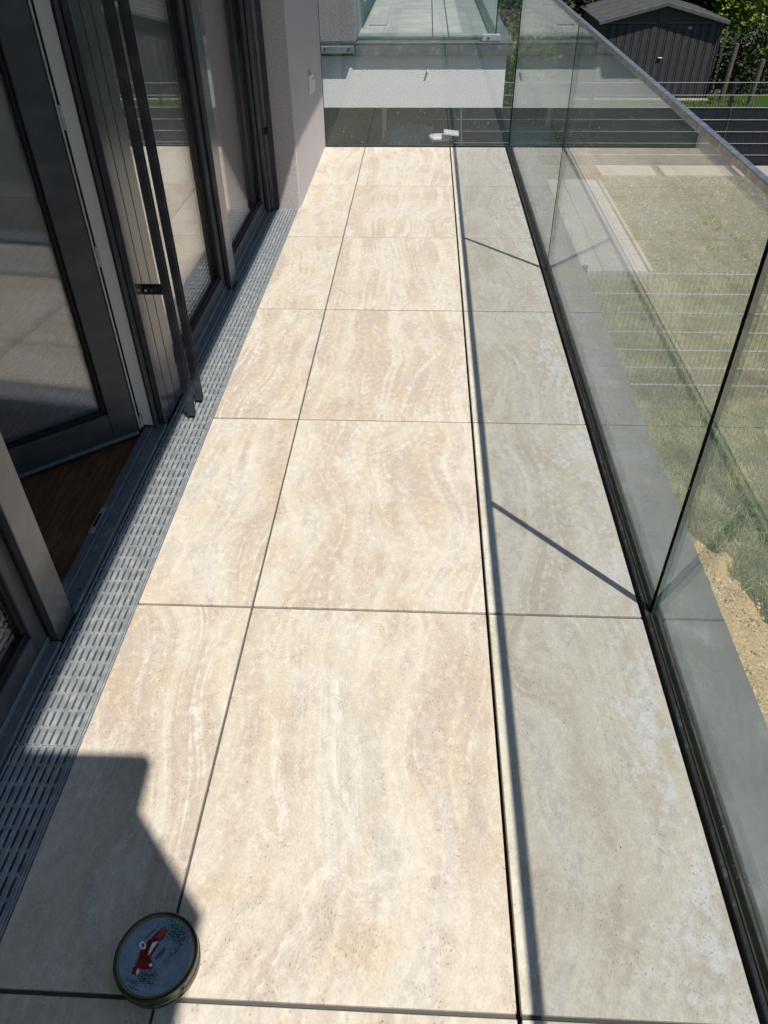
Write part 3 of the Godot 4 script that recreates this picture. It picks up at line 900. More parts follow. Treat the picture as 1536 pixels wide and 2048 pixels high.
func blade_mesh(n: int, len_: float, wid: float, spread: float, sd: int) -> Mesh:
	var st := start()
	var r := RandomNumberGenerator.new()
	r.seed = sd
	for k in n:
		var a := r.randf() * TAU
		var d := Vector3(cos(a), 0, sin(a))
		var root := Vector3(r.randf_range(-1, 1), 0, r.randf_range(-1, 1)) * spread
		var l := len_ * r.randf_range(0.6, 1.2)
		var lean := r.randf_range(0.2, 0.9)
		var s := d.cross(Vector3.UP) * wid
		var mid := root + Vector3.UP * l * 0.55 + d * l * lean * 0.35
		var tip := root + Vector3.UP * l * (1.0 - lean * 0.35) + d * l * lean
		var nn := (Vector3.UP * 0.8 + d * -0.4).normalized()
		quad(st, root - s, root + s, mid + s * 0.8, mid - s * 0.8, nn)
		tri(st, mid - s * 0.8, mid + s * 0.8, tip, nn)
	return st.commit()

func scatter(called: String, parent: Node, mesh: Mesh, mat: Material, xf: Array, cols: Array) -> MultiMeshInstance3D:
	var mm := MultiMesh.new()
	mm.transform_format = MultiMesh.TRANSFORM_3D
	mm.use_colors = true
	mm.mesh = mesh
	mm.instance_count = xf.size()
	for k in xf.size():
		mm.set_instance_transform(k, xf[k])
		mm.set_instance_color(k, cols[k])
	var o := MultiMeshInstance3D.new()
	o.name = numbered(called, parent)
	o.multimesh = mm
	o.material_override = mat
	parent.add_child(o)
	o.global_transform = Transform3D()
	o.set_meta("kind", "stuff")
	return o

func turned(p: Vector3, s: float, tilt := 0.3) -> Transform3D:
	var b := Basis.from_euler(Vector3(rng.randf_range(-tilt, tilt), rng.randf() * TAU, rng.randf_range(-tilt, tilt)))
	return Transform3D(b.scaled(Vector3.ONE * s), p)

func lawn() -> void:
	rng.seed = 21
	var patch := nz(1.0, 3, 15)
	var xf := []
	var cols := []
	for k in 160000:
		var p := Vector3(rng.randf_range(0.9, 7.0), 0, rng.randf_range(-14.7, -1.6))
		var t := smoothstep(-12.6, -8.4, p.z + patch.get_noise_2d(p.x * 0.5, p.z * 0.5) * 1.6)
		t = clampf(t + patch.get_noise_2d(p.x * 1.3 + 9.0, p.z * 1.3) * 0.5, 0.0, 1.0)
		if p.z < -10.1 and p.x < 3.25:
			continue
		if rng.randf() > t * t * 0.85 + 0.15:
			continue
		if Vector2((p.x - 1.62) / 1.30, (p.z + 2.75) / 2.88).length() < 0.92 + 0.1 * patch.get_noise_2d(p.x * 3.0, p.z * 3.0):
			continue
		p.y = ground_y(p.x, p.z) - 0.005
		xf.append(turned(p, rng.randf_range(0.45, 1.2) * (0.45 + 0.55 * t)))
		cols.append(Color(0.060, 0.115, 0.024).lerp(Color(0.36, 0.37, 0.17), clampf(rng.randf() * rng.randf() * 1.2 + 0.15 + 0.7 * patch.get_noise_2d(p.x * 1.6, p.z * 1.6) + 0.2 * (1.0 - t), 0.0, 1.0)))
	var g := scatter("grass", self, blade_mesh(9, 0.105, 0.0042, 0.045, 3), M.grass, xf, cols)
	tag(g, "sparse short grass growing on the garden soil below the terrace", "grass")
	xf = []
	cols = []
	var stone := start()
	cbox(stone, Vector3.ZERO, Vector3(1.0, 0.6, 0.8), 0.28)
	for k in 16000:
		var p := Vector3(rng.randf_range(1.0, 7.0), 0, rng.randf_range(-14.7, -6.5))
		if p.z < -10.1 and p.x < 3.25:
			continue
		var sc := 0.006 + 0.026 * pow(rng.randf(), 4.0)
		p.y = ground_y(p.x, p.z) + sc * 0.15
		xf.append(turned(p, sc))
		cols.append(Color(0.16, 0.14, 0.11).lerp(Color(0.58, 0.55, 0.48), rng.randf()))
	for k in 5000:
		var p := Vector3(rng.randf_range(1.9, 3.1), 0, rng.randf_range(-5.6, -1.6))
		var sc := 0.006 + 0.02 * pow(rng.randf(), 4.0)
		var e := 1.0 - Vector2((p.x - 1.62) / 1.34, (p.z + 2.75) / 2.95).length()
		p.y = ground_y(p.x, p.z) - 0.045 + 0.42 * smoothstep(-0.05, 0.6, e)
		if e < 0.05:
			continue
		xf.append(turned(p, sc))
		cols.append(Color(0.36, 0.27, 0.14).lerp(Color(0.70, 0.56, 0.34), rng.randf()))
	tag(scatter("gravel", self, stone.commit(), M.pebble, xf, cols), "pale pebbles and clods strewn over bare soil and sand", "pebbles")
	xf = []
	cols = []
	for k in 14000:
		var p := Vector3(rng.randf_range(1.0, 8.0), 0, rng.randf_range(-21.2, -15.7))
		p.y = ground_y(p.x, p.z) - 0.005
		xf.append(turned(p, rng.randf_range(0.7, 1.3)))
		cols.append(Color(0.055, 0.105, 0.020).lerp(Color(0.13, 0.17, 0.045), rng.randf()))
	g = scatter("grass", self, blade_mesh(9, 0.06, 0.004, 0.06, 4), M.grass, xf, cols)
	tag(g, "green lawn between the dark fence and the shed", "grass")
	# broad-leaved weeds, each a plant
	var wm := start()
	for k in 7:
		var a := TAU * k / 7.0 + sin(k * 5.0) * 0.3
		var d := Vector3(cos(a), 0, sin(a))
		var s := d.cross(Vector3.UP) * 0.018
		var l := 0.11 + 0.03 * sin(k * 3.1)
		var m1 := d * l * 0.5 + Vector3.UP * (0.06 + 0.03 * sin(k * 2.0))
		var tip := d * l + Vector3.UP * (0.05 + 0.05 * cos(k * 1.7))
		quad(wm, -s * 0.3, s * 0.3, m1 + s, m1 - s, Vector3.UP)
		tri(wm, m1 - s, m1 + s, tip, Vector3.UP)
	var leafy := wm.commit()
	var green := plain(lin(0.20, 0.26, 0.075), 0.5, 0.4)
	green.backlight_enabled = true
	green.backlight = lin(0.3, 0.36, 0.1)
	var spots := [[4.72, -12.07, 1.5, "largest bright green weed of the cluster on the bare soil"], [4.36, -11.32, 1.0, "green weed on bare soil at the near right edge of the weeds"], [4.14, -11.21, 1.1, "green weed nearest to the open mesh fence, near middle"], [3.84, -11.94, 1.0, "green weed in the middle, half way to the kerb"], [4.11, -11.94, 0.8, "smallest green weed just left of the big weed cluster"], [3.52, -11.71, 0.9, "green weed a step right of the pale kerb"], [4.0, -12.75, 0.9, "green weed behind the middle ones, alone on bare soil"], [4.58, -12.3, 1.2, "green weed close behind the largest weed"], [3.40, -10.9, 0.8, "small green weed by the near end of the pale kerb"], [4.85, -11.75, 1.1, "rightmost green weed beside the largest one"], [3.7, -13.2, 0.8, "small green weed towards the edging slabs"], [3.35, -13.6, 1.0, "farthest green weed, close to kerb and edging slabs"]]
	for s in spots:
		var w := thing("weed", s[3], "weed", Vector3(s[0], ground_y(s[0], s[1]), s[1]), "weeds on the bare soil")
		put(w, "leaves", leafy, green, w.position, Basis.from_euler(Vector3(0, s[0] * 7.0, 0)).scaled(Vector3.ONE * s[2]))

func mesh_fence(called: String, label: String, x0: float, x1: float, z: float, y: float, strips: bool) -> void:
	var f := thing(called, label, "fence", Vector3(x0, y, z))
	var n := int((x1 - x0) / 2.5)
	for k in n + 1:
		var x := x0 + 0.05 + k * 2.5
		var p := B(f, "post", x - 0.03, x + 0.03, y - 0.1, y + 1.46, z - 0.075, z - 0.035, M.wire_dark, 0.003)
		B(p, "post_cap", x - 0.033, x + 0.033, y + 1.461, y + 1.472, z - 0.078, z - 0.032, M.black, 0.002)
	for r in 8:
		var yy := y + 0.025 + r * 0.2
		for s in [-0.0085, 0.0085]:
			cyl(f, "wire", Vector3(x0, yy, z + s), Vector3(x1, yy, z + s), 0.0035, 0.0035, M.wire, 6)
	var st := start()
	var m := int((x1 - x0) / 0.05)
	for k in m:
		cbox(st, Vector3(x0 + 0.02 + k * 0.05, y + 0.725, z), Vector3(0.005, 1.45, 0.005), 0.0)
	put(f, "upright_wires", st.commit(), M.wire_dark).set_meta("kind", "stuff")
	if strips:
		for r in 5:
			for k in n:
				var xa := x0 + 0.05 + k * 2.5
				B(f, "privacy_strip", xa + 0.034, xa + 2.466, y + 0.034 + r * 0.2, y + 0.216 + r * 0.2, z - 0.0055 + 0.0012 * (k % 2), z - 0.0042 + 0.0012 * (k % 2), M.strip, 0.0)

func garden_edges() -> void:
	var gy := -2.73
	var k0 := thing("garden_kerb", "pale concrete kerb along the right edge of the neighbour's paved terrace", "kerb", Vector3(3.18, gy, -12.3))
	for k in 4:
		B(k0, "kerb_stone", 3.15, 3.205, gy - 0.2, gy + 0.10, -14.4 + k * 1.05, -13.355 + k * 1.05, M.concrete, 0.008)
	var pv := structure("neighbour_paving")
	for i in 5:
		for j in 7:
			B(pv, "slab", 3.135 - (i + 1) * 0.605, 3.13 - i * 0.605, gy - 0.08, gy + 0.085, -14.42 + j * 0.605, -13.82 + j * 0.605, M.paving, 0.004)
	for s in [[3.28, 4.30], [4.44, 5.68], [5.80, 7.1], [7.22, 8.6]]:
		tag(B(self, "edging_slab", s[0], s[1], -2.78, -2.645, -15.34, -14.72, M.concrete, 0.008), "", "")
	var names := ["leftmost pale edging slab at the dark fence's foot, by the kerb", "second pale edging slab along the dark fence's foot", "third pale edging slab along the dark fence's foot", "rightmost pale edging slab along the dark fence's foot"]
	var i2 := 0
	for c in get_children():
		if String(c.name).begins_with("edging_slab"):
			tag(c, names[i2], "edging slab", "edging slabs along the dark fence")
			i2 += 1

func shed() -> void:
	var zf := -21.3
	var zb := -23.9
	var x0 := 4.16
	var x1 := 7.02
	var y0 := -2.70
	var ye := -1.05
	var yp := -0.70
	var xm := (x0 + x1) * 0.5
	var s := thing("garden_shed", "dark grey metal garden shed with double doors and low gable roof", "shed", Vector3(xm, y0, zf))
	B(s, "wall", x0, x0 + 0.03, y0, ye, zb, zf - 0.03, M.shed, 0.003)
	B(s, "wall", x1 - 0.03, x1, y0, ye, zb, zf - 0.03, M.shed, 0.003)
	B(s, "wall", x0, x1, y0, ye, zb - 0.03, zb, M.shed, 0.003)
	# front cladding: alternating wide and narrow ribs; the two doors take the middle
	var widths := [0.145, 0.05, 0.145, 0.05]
	var x := x0 + 0.035
	var k := 0
	var left := B(s, "door", 4.86, 5.585, y0 + 0.05, ye - 0.045, zf - 0.028, zf - 0.012, M.shed, 0.002)
	var right := B(s, "door", 5.595, 6.33, y0 + 0.05, ye - 0.045, zf - 0.028, zf - 0.012, M.shed, 0.002)
	while x < x1 - 0.05:
		var w: float = widths[k % 4]
		var e := minf(x + w, x1 - 0.035)
		var mid := (x + e) * 0.5
		var owner_: Node = s
		if mid > 4.86 and mid < 5.585:
			owner_ = left
		elif mid > 5.595 and mid < 6.33:
			owner_ = right
		B(owner_, "panel", x, e - 0.012, y0 + 0.06, ye - 0.05, zf - 0.012 if owner_ != s else zf - 0.03, zf + (0.008 if k % 2 == 0 else 0.0), M.shed, 0.004)
		x = e
		k += 1
	B(s, "backing", x0 + 0.031, x1 - 0.031, y0, ye, zf - 0.05, zf - 0.034, M.black, 0.0)
	B(s, "base_trim", x0, x1, y0, y0 + 0.045, zf - 0.03, zf + 0.012, M.shed, 0.003)
	B(s, "corner_trim", x0 - 0.004, x0 + 0.03, y0 + 0.046, ye, zf - 0.03, zf + 0.012, M.shed, 0.003)
	B(s, "corner_trim", x1 - 0.03, x1 + 0.004, y0 + 0.046, ye, zf - 0.03, zf + 0.012, M.shed, 0.003)
	B(s, "head_trim", x0, x1, ye - 0.04, ye + 0.005, zf - 0.03, zf + 0.016, M.shed_roof, 0.003)
	# gable
	for sg in [-1.0, 1.0]:
		var st := start()
		var a := Vector3(xm + sg * 1.40, ye + 0.01, zf)
		var b := Vector3(xm + sg * 0.10, ye + 0.01, zf)
		var c := Vector3(xm + sg * 0.10, yp - 0.03, zf)
		tri(st, a, b, c, Vector3.BACK)
		var back := Vector3(0, 0, -0.02)
		tri(st, a + back, b + back, c + back, Vector3.FORWARD)
		put(s, "gable_panel", st.commit(), M.shed)
		# roof sheet with its front trim
		var ang: float = atan2(yp - ye, xm - x0) * -sg
		var len_ := Vector2(xm - x0 + 0.10, yp - ye + 0.03).length()
		var cen := Vector3(xm + sg * (xm - x0 + 0.08) * 0.5, (yp + ye) * 0.5 + 0.03, (zf + zb) * 0.5 + 0.03)
		var rf := put(s, "roof", box_mesh(Vector3(len_, 0.03, zf - zb + 0.28), 0.004), M.shed_roof, cen, Basis(Vector3.BACK, ang))
		for q in 5:
			put(rf, "roof_seam", box_mesh(Vector3(len_ * 0.98, 0.014, 0.03), 0.003), M.shed_roof, cen + Basis(Vector3.BACK, ang) * Vector3(0, 0.022, -1.2 + q * 0.6), Basis(Vector3.BACK, ang))
		put(s, "verge_trim", box_mesh(Vector3(len_, 0.075, 0.02), 0.003), M.shed_roof, cen + Basis(Vector3.BACK, ang) * Vector3(0, -0.025, (zf - zb) * 0.5 + 0.15), Basis(Vector3.BACK, ang))
	B(s, "gable_boss", xm - 0.12, xm + 0.12, ye - 0.05, yp - 0.02, zf + 0.004, zf + 0.03, M.shed, 0.004)
	var h := B(s, "handle", 5.62, 5.70, -1.84, -1.76, zf + 0.012, zf + 0.03, M.black, 0.006)
	B(h, "lever", 5.625, 5.73, -1.80, -1.775, zf + 0.03, zf + 0.055, M.silver, 0.006)
	B(s, "badge", 6.22, 6.30, -1.20, -1.15, zf + 0.010, zf + 0.014, M.silver, 0.001)
	var bolt := B(s, "floor_bolt", 5.60, 5.64, -2.50, -2.36, zf + 0.010, zf + 0.022, M.black, 0.003)
	B(bolt, "bolt_knob", 5.605, 5.655, -2.42, -2.395, zf + 0.0222, zf + 0.045, M.silver, 0.003)
	tag(B(self, "concrete_strip", 3.6, 7.0, -2.72, -2.64, -21.20, -21.02, M.concrete, 0.006), "white concrete strip in front of the dark shed's doors", "kerb")
	var d := thing("downpipe", "twisted silver chain downpipe hanging at the shed's right corner", "downpipe", Vector3(7.12, -2.7, -21.3))
	for q in 13:
		var yy := -2.55 + q * 0.11
		cyl(d, "chain_cup", Vector3(7.11 + 0.012 * sin(q * 2.1), yy, -21.24), Vector3(7.11 + 0.012 * sin(q * 2.1), yy + 0.085, -21.24), 0.018, 0.04, M.silver, 10)
	var rt := thing("path_light", "short silver bollard lamp beside the shed's right corner", "lamp post", Vector3(7.05, -2.7, -20.7))
	cyl(rt, "post", Vector3(7.05, -2.7, -20.7), Vector3(7.05, -2.42, -20.7), 0.035, 0.035, M.silver, 14)
	cyl(rt, "cap", Vector3(7.05, -2.419, -20.7), Vector3(7.05, -2.37, -20.7), 0.075, 0.07, M.silver, 14)
	var pl := ["taller weathered wooden post right of the shed", "shorter weathered wooden post near the picture's right edge"]
	var pp := [[7.34, -21.0, -1.45], [7.85, -20.5, -1.70]]
	for q in 2:
		var w := thing("wooden_post", pl[q], "post", Vector3(pp[q][0], -2.7, pp[q][1]), "wooden posts by the hedge")
		cyl(w, "shaft", Vector3(pp[q][0] - 0.06, -2.8, pp[q][1]), Vector3(pp[q][0], pp[q][2], pp[q][1]), 0.065, 0.060, M.post_wood, 12)

func leaf_mesh() -> Mesh:
	var st := start()
	var n := Vector3(0, 1, 0.15).normalized()
	quad(st, Vector3(0, 0, 0), Vector3(0.32, 0.06, 0.4), Vector3(0, 0, 1.0), Vector3(0, 0, 0.5), n)
	quad(st, Vector3(0, 0, 0), Vector3(-0.32, 0.06, 0.4), Vector3(0, 0, 1.0), Vector3(0, 0, 0.5), n)
	return st.commit()

func hedge(called: String, label: String, x0: float, x1: float, z0: float, z1: float, h: float, n: int, size: float, lo: Color, hi: Color, mat: Material, sd: int) -> void:
	rng.seed = sd
	var g := thing(called, label, "hedge" if called == "hedge" else "shrub", Vector3((x0 + x1) * 0.5, -2.7, (z0 + z1) * 0.5))
	var shape := nz(1.0, 3, sd)
	var xf := []
	var cols := []
	for k in n:
		var u := rng.randf()
		var v := rng.randf()
		var p := Vector3(lerpf(x0, x1, u), -2.7 + h * v, lerpf(z0, z1, rng.randf()))
		# most leaves lie near the skin of an uneven block
		var c := Vector3(lerpf(x0, x1, 0.5), -2.7 + h * 0.45, lerpf(z0, z1, 0.5))
		var d := (p - c) / Vector3((x1 - x0) * 0.5, h * 0.55, (z1 - z0) * 0.5)
		var m := maxf(absf(d.x), maxf(absf(d.y), absf(d.z)))
		if m < 0.05:
			continue
		var grow := 1.0 + 0.28 * shape.get_noise_3d(p.x * 1.3, p.y * 1.3, p.z * 1.3)
		p = c + (p - c) / m * rng.randf_range(0.80, 1.0) * grow
		p.y = maxf(p.y, -2.68)
		var out_ := (p - c).normalized()
		var b := Basis.looking_at(-(out_ + Vector3(rng.randf_range(-1, 1), rng.randf_range(-0.6, 1.1), rng.randf_range(-1, 1))).normalized(), Vector3(0.1, 1, 0.05).normalized())
		b = b * Basis(Vector3.BACK, rng.randf_range(-1.2, 1.2))
		xf.append(Transform3D(b.scaled(Vector3.ONE * size * rng.randf_range(0.6, 1.3)), p))
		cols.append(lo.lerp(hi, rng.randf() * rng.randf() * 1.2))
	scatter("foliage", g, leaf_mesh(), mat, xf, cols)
	for k in 6:
		var x := lerpf(x0, x1, (k + 0.5) / 6.0)
		cyl(g, "stem", Vector3(x, -2.75, (z0 + z1) * 0.5), Vector3(x + 0.1 * sin(k * 3.0), -2.7 + h * 0.75, (z0 + z1) * 0.5), 0.04, 0.015, M.post_wood, 7)

func tree(label: String, at: Vector3, h: float, r: float, n: int, lo: Color, hi: Color, sd: int) -> void:
	rng.seed = sd
	var t := thing("tree", label, "tree", at)
	cyl(t, "trunk", at - Vector3.UP * 0.1, at + Vector3(0.1, h * 0.55, 0.05), 0.20, 0.11, M.post_wood, 10)
	for k in 6:
		var a := TAU * k / 6.0 + rng.randf()
		var b := at + Vector3(0.05, h * rng.randf_range(0.25, 0.5), 0.03)
		cyl(t, "limb", b, b + Vector3(cos(a) * r * 0.7, h * 0.25, sin(a) * r * 0.7), 0.07, 0.02, M.post_wood, 7)
	var clumps := []
	for k in 34:
		var a := rng.randf() * TAU
		var q := sqrt(rng.randf())
		clumps.append([at + Vector3(cos(a) * r * q, h * rng.randf_range(0.16, 1.0), sin(a) * r * q), r * rng.randf_range(0.22, 0.42)])
	var xf := []
	var cols := []
	for k in n:
		var c: Array = clumps[rng.randi() % clumps.size()]
		var d := Vector3(rng.randfn(), rng.randfn() * 0.7, rng.randfn()).normalized()
		var p: Vector3 = c[0] + d * c[1] * pow(rng.randf(), 0.4)
		p.y = maxf(p.y, -2.6)
		xf.append(turned(p, rng.randf_range(0.08, 0.17), 1.2))
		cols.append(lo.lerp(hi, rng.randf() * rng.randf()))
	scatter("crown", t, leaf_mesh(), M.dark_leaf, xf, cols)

func planting() -> void:
	hedge("hedge", "bright green cherry laurel hedge behind the shed's right side", 7.7, 14.0, -25.3, -23.4, 3.3, 26000, 0.15, Color(0.045, 0.085, 0.012), Color(0.40, 0.52, 0.06), M.leaf, 5)
	hedge("shrub", "dark leafy shrub under the hedge beside the wooden posts", 7.6, 12.0, -23.0, -21.7, 1.25, 9000, 0.10, Color(0.010, 0.018, 0.006), Color(0.035, 0.06, 0.018), M.dark_leaf, 6)
	hedge("shrub", "leafy green shrub between the neighbour's house and the far lawn", 1.45, 2.25, -17.6, -16.4, 1.75, 5000, 0.10, Color(0.03, 0.07, 0.012), Color(0.26, 0.36, 0.05), M.leaf, 7)
	hedge("shrub", "low sunny shrub at the back edge of the far lawn", 1.4, 3.4, -24.6, -23.4, 1.0, 4000, 0.12, Color(0.03, 0.06, 0.012), Color(0.28, 0.38, 0.06), M.leaf, 8)
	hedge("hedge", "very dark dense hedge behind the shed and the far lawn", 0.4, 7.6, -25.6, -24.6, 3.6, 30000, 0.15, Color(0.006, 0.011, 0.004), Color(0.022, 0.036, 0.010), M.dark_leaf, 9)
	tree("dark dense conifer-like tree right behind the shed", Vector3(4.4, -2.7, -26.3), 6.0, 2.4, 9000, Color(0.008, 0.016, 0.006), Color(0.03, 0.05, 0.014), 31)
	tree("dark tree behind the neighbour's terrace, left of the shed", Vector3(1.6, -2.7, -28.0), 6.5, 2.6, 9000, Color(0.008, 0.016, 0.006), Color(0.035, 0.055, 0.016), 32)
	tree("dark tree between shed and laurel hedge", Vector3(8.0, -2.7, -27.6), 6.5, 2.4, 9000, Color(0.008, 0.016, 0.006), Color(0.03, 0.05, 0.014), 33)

# ---------------------------------------------------------------- the neighbour's house
func neighbour() -> void:
	var zf := -11.0
	var n := thing("neighbour_house", "neighbour's white stucco house with projecting terrace storey and glass balustrade", "house", Vector3(0, -2.7, zf))
	B(n, "terrace_front", -7.0, 1.025, -0.79, -0.19, zf - 0.3, zf, M.stucco_white, 0.004)
	B(n, "terrace_side", 0.75, 1.0255, -0.79, -0.19, -24.0, zf - 0.301, M.stucco_white, 0.004)
	B(n, "soffit", -7.0, 1.02, -0.80, -0.70, -24.0, zf - 0.302, M.soffit, 0.0)
	B(n, "coping", -0.87, 1.085, -0.19, -0.06, zf - 0.02, zf + 0.07, M.flash, 0.004)
	B(n, "coping_top", -0.87, 1.090, -0.0595, -0.045, -24.0, zf + 0.075, M.flash, 0.003)
	B(n, "coping_side", 1.027, 1.085, -0.19, -0.06, -24.0, zf - 0.021, M.flash, 0.004)
	B(n, "pier", -7.0, -0.876, -0.04, 2.42, -12.6, zf + 0.03, M.stucco_grey, 0.006)
	B(n, "pier_base", -7.0, -0.872, -0.19, -0.041, zf - 0.01, zf + 0.06, M.anthracite, 0.004)
	B(n, "rain_gutter", -7.0, -0.90, -0.155, -0.075, zf + 0.061, zf + 0.13, M.sill, 0.006)
	for x in [-1.26, -0.96]:
		cyl(n, "gutter_screw", Vector3(x, -0.10, zf + 0.131), Vector3(x, -0.10, zf + 0.140), 0.012, 0.012, M.black, 8)
	put(n, "roof_overhang", prism(PackedVector2Array([Vector2(0.10, -24), Vector2(0.10, -11.0), Vector2(-7, -11.0), Vector2(-7, -24)]), 2.62, 0.18), M.soffit)
	# upper storey glazing
	B(n, "upper_window", -1.02, -0.95, 0.02, 2.36, -20.0, -12.61, M.anthracite, 0.003)
	for k in 4:
		var pz := -12.75 - k * 1.8
		B(n, "pane", -0.948, -0.942, 0.12, 2.28, pz - 1.62, pz, M.window_glass, 0.0)
	# floor
	var fl := B(n, "terrace_base", -0.9, 0.92, -0.10, -0.042, -24.0, zf - 0.31, M.black, 0.0)
	var cols := [[-0.875, -0.562], [-0.558, 0.080], [0.095, 0.285], [0.30, 0.80]]
	for k in 9:
		for c in cols:
			B(fl, "tile", c[0], c[1], -0.0415, -0.020, zf - 0.34 - (k + 1) * 1.2 + 0.004, zf - 0.34 - k * 1.2, M.neighbour_tile, 0.002)
	var dr := B(n, "floor_drain", -0.80, -0.52, -0.0195, -0.010, -12.25, -12.05, M.white, 0.002)
	for k in 12:
		B(dr, "slat", -0.785 + k * 0.0215, -0.771 + k * 0.0215, -0.0098, -0.006, -12.235, -12.065, M.anthracite, 0.001)
	# balustrade
	var r := thing("neighbour_railing", "glass balustrade round the neighbour's terrace with clamped corner", "railing", Vector3(0.2, 0, -11.1))
	B(r, "glass_pane", -0.872, 0.86, -0.03, 1.02, -11.117, -11.10, M.rail_glass, 0.0)
	for k in 3:
		var p := B(r, "glass_pane", 0.868, 0.885, -0.03, 1.02, -11.10 - (k + 1) * 2.3, -11.106 - k * 2.3, M.rail_glass, 0.0)
		B(p, "polished_edge", 0.868, 0.885, -0.03, 1.02, -11.1055 - k * 2.3, -11.1025 - k * 2.3, M.glass_edge, 0.0)
	B(r, "channel_lip", 0.825, 0.862, -0.04, -0.005, -18.0, -11.13, M.channel, 0.002)
	B(r, "channel_lip", -0.872, 0.86, -0.04, -0.012, -11.14, -11.118, M.channel, 0.002)
	var cl := B(r, "corner_clamp", 0.70, 0.93, -0.040, 0.03, -11.085, -10.985, M.zinc, 0.005)
	cyl(cl, "clamp_bolt", Vector3(0.78, -0.005, -10.984), Vector3(0.78, -0.005, -10.972), 0.014, 0.014, M.black, 10)
	var sp := thing("overflow_spout", "small metal overflow spout on the neighbour's white stucco", "spout", Vector3(0.02, -0.37, -10.98))
	cyl(sp, "pipe", Vector3(0.035, -0.35, -10.999), Vector3(0.030, -0.385, -10.965), 0.013, 0.013, M.zinc, 10)
	# ground floor set back under the terrace
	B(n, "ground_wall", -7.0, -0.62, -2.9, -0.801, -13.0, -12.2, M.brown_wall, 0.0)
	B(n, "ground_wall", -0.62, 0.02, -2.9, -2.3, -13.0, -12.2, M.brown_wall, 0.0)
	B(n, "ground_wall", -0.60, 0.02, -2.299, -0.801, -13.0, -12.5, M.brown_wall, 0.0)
	var wf := B(n, "window_frame", -0.62, -0.56, -2.298, -0.802, -12.28, -12.18, M.white, 0.004)
	B(wf, "frame_post", -0.70, -0.63, -2.298, -0.802, -12.199, -12.14, M.anthracite, 0.004)
	var fm := thing("plastic_wrapped_bale", "bale wrapped in bluish plastic film under the neighbour's terrace", "bale", Vector3(-0.25, -2.3, -12.0))
	rng.seed = 8
	for k in 2:
		var st := start()
		var sz := Vector3(0.62, 0.25, 0.42) if k == 0 else Vector3(0.26, 0.05, 0.26)
		var c := Vector3(-0.20, -1.27, -11.55) if k == 0 else Vector3(0.22, -1.16, -11.06)
		var wr := nz(1.0, 4, 50 + k)
		var u := 26
		var grid := []
		for j in u + 1:
			for i in u + 1:
				var th := PI * j / u
				var ph := TAU * i / u
				var d := Vector3(sin(th) * cos(ph), cos(th), sin(th) * sin(ph))
				var e := Vector3(signf(d.x) * pow(absf(d.x), 0.55), signf(d.y) * pow(absf(d.y), 0.6), signf(d.z) * pow(absf(d.z), 0.55))
				st.set_normal(d)
				st.add_vertex(c + e * sz * 0.55 * (1.0 + 0.22 * wr.get_noise_3d(d.x * 3.0, d.y * 3.0, d.z * 3.0)))
		for j in u:
			for i in u:
				var a := j * (u + 1) + i
				for q in [a, a + 1, a + u + 2, a, a + u + 2, a + u + 1]:
					st.add_index(q)
		st.generate_normals()
		put(fm, "film_bundle", st.commit(), M.film_blue if k == 0 else M.film_white)
	B(fm, "pallet_table", -0.60, 0.45, -1.47, -1.41, -11.9, -10.95, M.post_wood, 0.004)
	for q in [[-0.56, -11.85], [0.41, -11.85], [-0.56, -10.95], [0.41, -10.95]]:
		B(fm, "leg", q[0] - 0.03, q[0] + 0.03, -2.75, -1.471, q[1] - 0.03, q[1] + 0.03, M.post_wood, 0.003)
	tag(put(self, "foam_board", box_mesh(Vector3(0.20, 0.02, 0.22), 0.002), M.film_white, Vector3(0.37, -1.085, -10.98), Basis(Vector3.BACK, -0.1)), "flat white foam board lying on the plastic wrapped bale", "board")
	var br := thing("broom", "broom with pale handle and cyan end leaning under the neighbour's terrace", "broom", Vector3(0.45, -2.7, -11.9))
	cyl(br, "handle", Vector3(0.62, -2.6, -11.2), Vector3(0.50, -0.90, -11.35), 0.012, 0.012, M.film_white, 8)
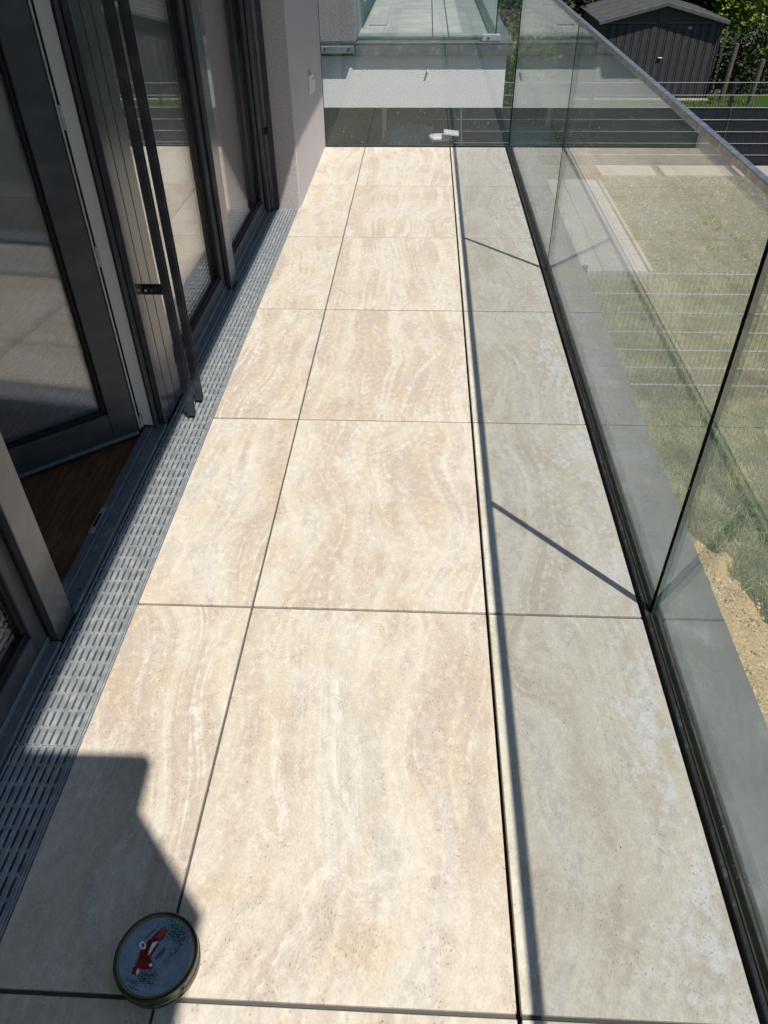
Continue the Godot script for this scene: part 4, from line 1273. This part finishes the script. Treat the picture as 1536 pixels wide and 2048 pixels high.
	cyl(br, "handle_end", Vector3(0.50, -0.899, -11.35), Vector3(0.495, -0.84, -11.357), 0.016, 0.016, M.cyan, 8)
	B(br, "brush_head", 0.50, 0.74, -2.72, -2.61, -11.24, -11.16, M.black, 0.01)

# ---------------------------------------------------------------- the scene
func _ready() -> void:
	var cam := Camera3D.new()
	cam.name = "camera"
	add_child(cam)
	cam.position = Vector3(0, 1.445, 0)
	cam.rotation = Vector3(-0.695299, 0.0536387, -0.0114009)
	cam.fov = 68.7475
	cam.near = 0.05
	cam.far = 600.0
	cam.current = true
	var env := Environment.new()
	var sky := Sky.new()
	var sm := ProceduralSkyMaterial.new()
	sm.sky_top_color = Color(0.33, 0.44, 0.60)
	sm.sky_horizon_color = Color(0.68, 0.74, 0.80)
	sm.sky_curve = 0.16
	sm.ground_bottom_color = Color(0.22, 0.22, 0.18)
	sm.ground_horizon_color = Color(0.55, 0.62, 0.66)
	sm.sun_angle_max = 8.0
	sm.energy_multiplier = 1.05
	sky.sky_material = sm
	env.background_mode = Environment.BG_SKY
	env.sky = sky
	env.tonemap_mode = Environment.TONE_MAPPER_LINEAR
	env.tonemap_exposure = 1.04
	env.sdfgi_enabled = true
	env.ssao_enabled = true
	env.ssil_enabled = true
	var we := WorldEnvironment.new()
	we.name = "sky"
	we.environment = env
	add_child(we)
	var sun := DirectionalLight3D.new()
	sun.name = "sun"
	sun.light_color = Color(1.0, 0.98, 0.95)
	sun.light_energy = 1.45
	sun.light_angular_distance = 0.5
	sun.shadow_enabled = true
	add_child(sun)
	sun.look_at_from_position(Vector3(0.388, 1.0, 0.425) * 10.0, Vector3.ZERO)

	materials()
	ground()
	balcony_slab()
	house()
	neighbour()
	floor_tiles()
	grate()
	facade()
	door()
	railing()
	socket()
	tin()
	litter()
	garden_edges()
	mesh_fence("mesh_fence", "double wire mesh fence with dark privacy strips in front of the shed", -2.0, 13.1, -15.4, -2.70, true)
	mesh_fence("mesh_fence", "open double wire mesh fence without strips between the two gardens", 1.52, 11.6, -7.05, -2.83, false)
	shed()
	planting()
	lawn()
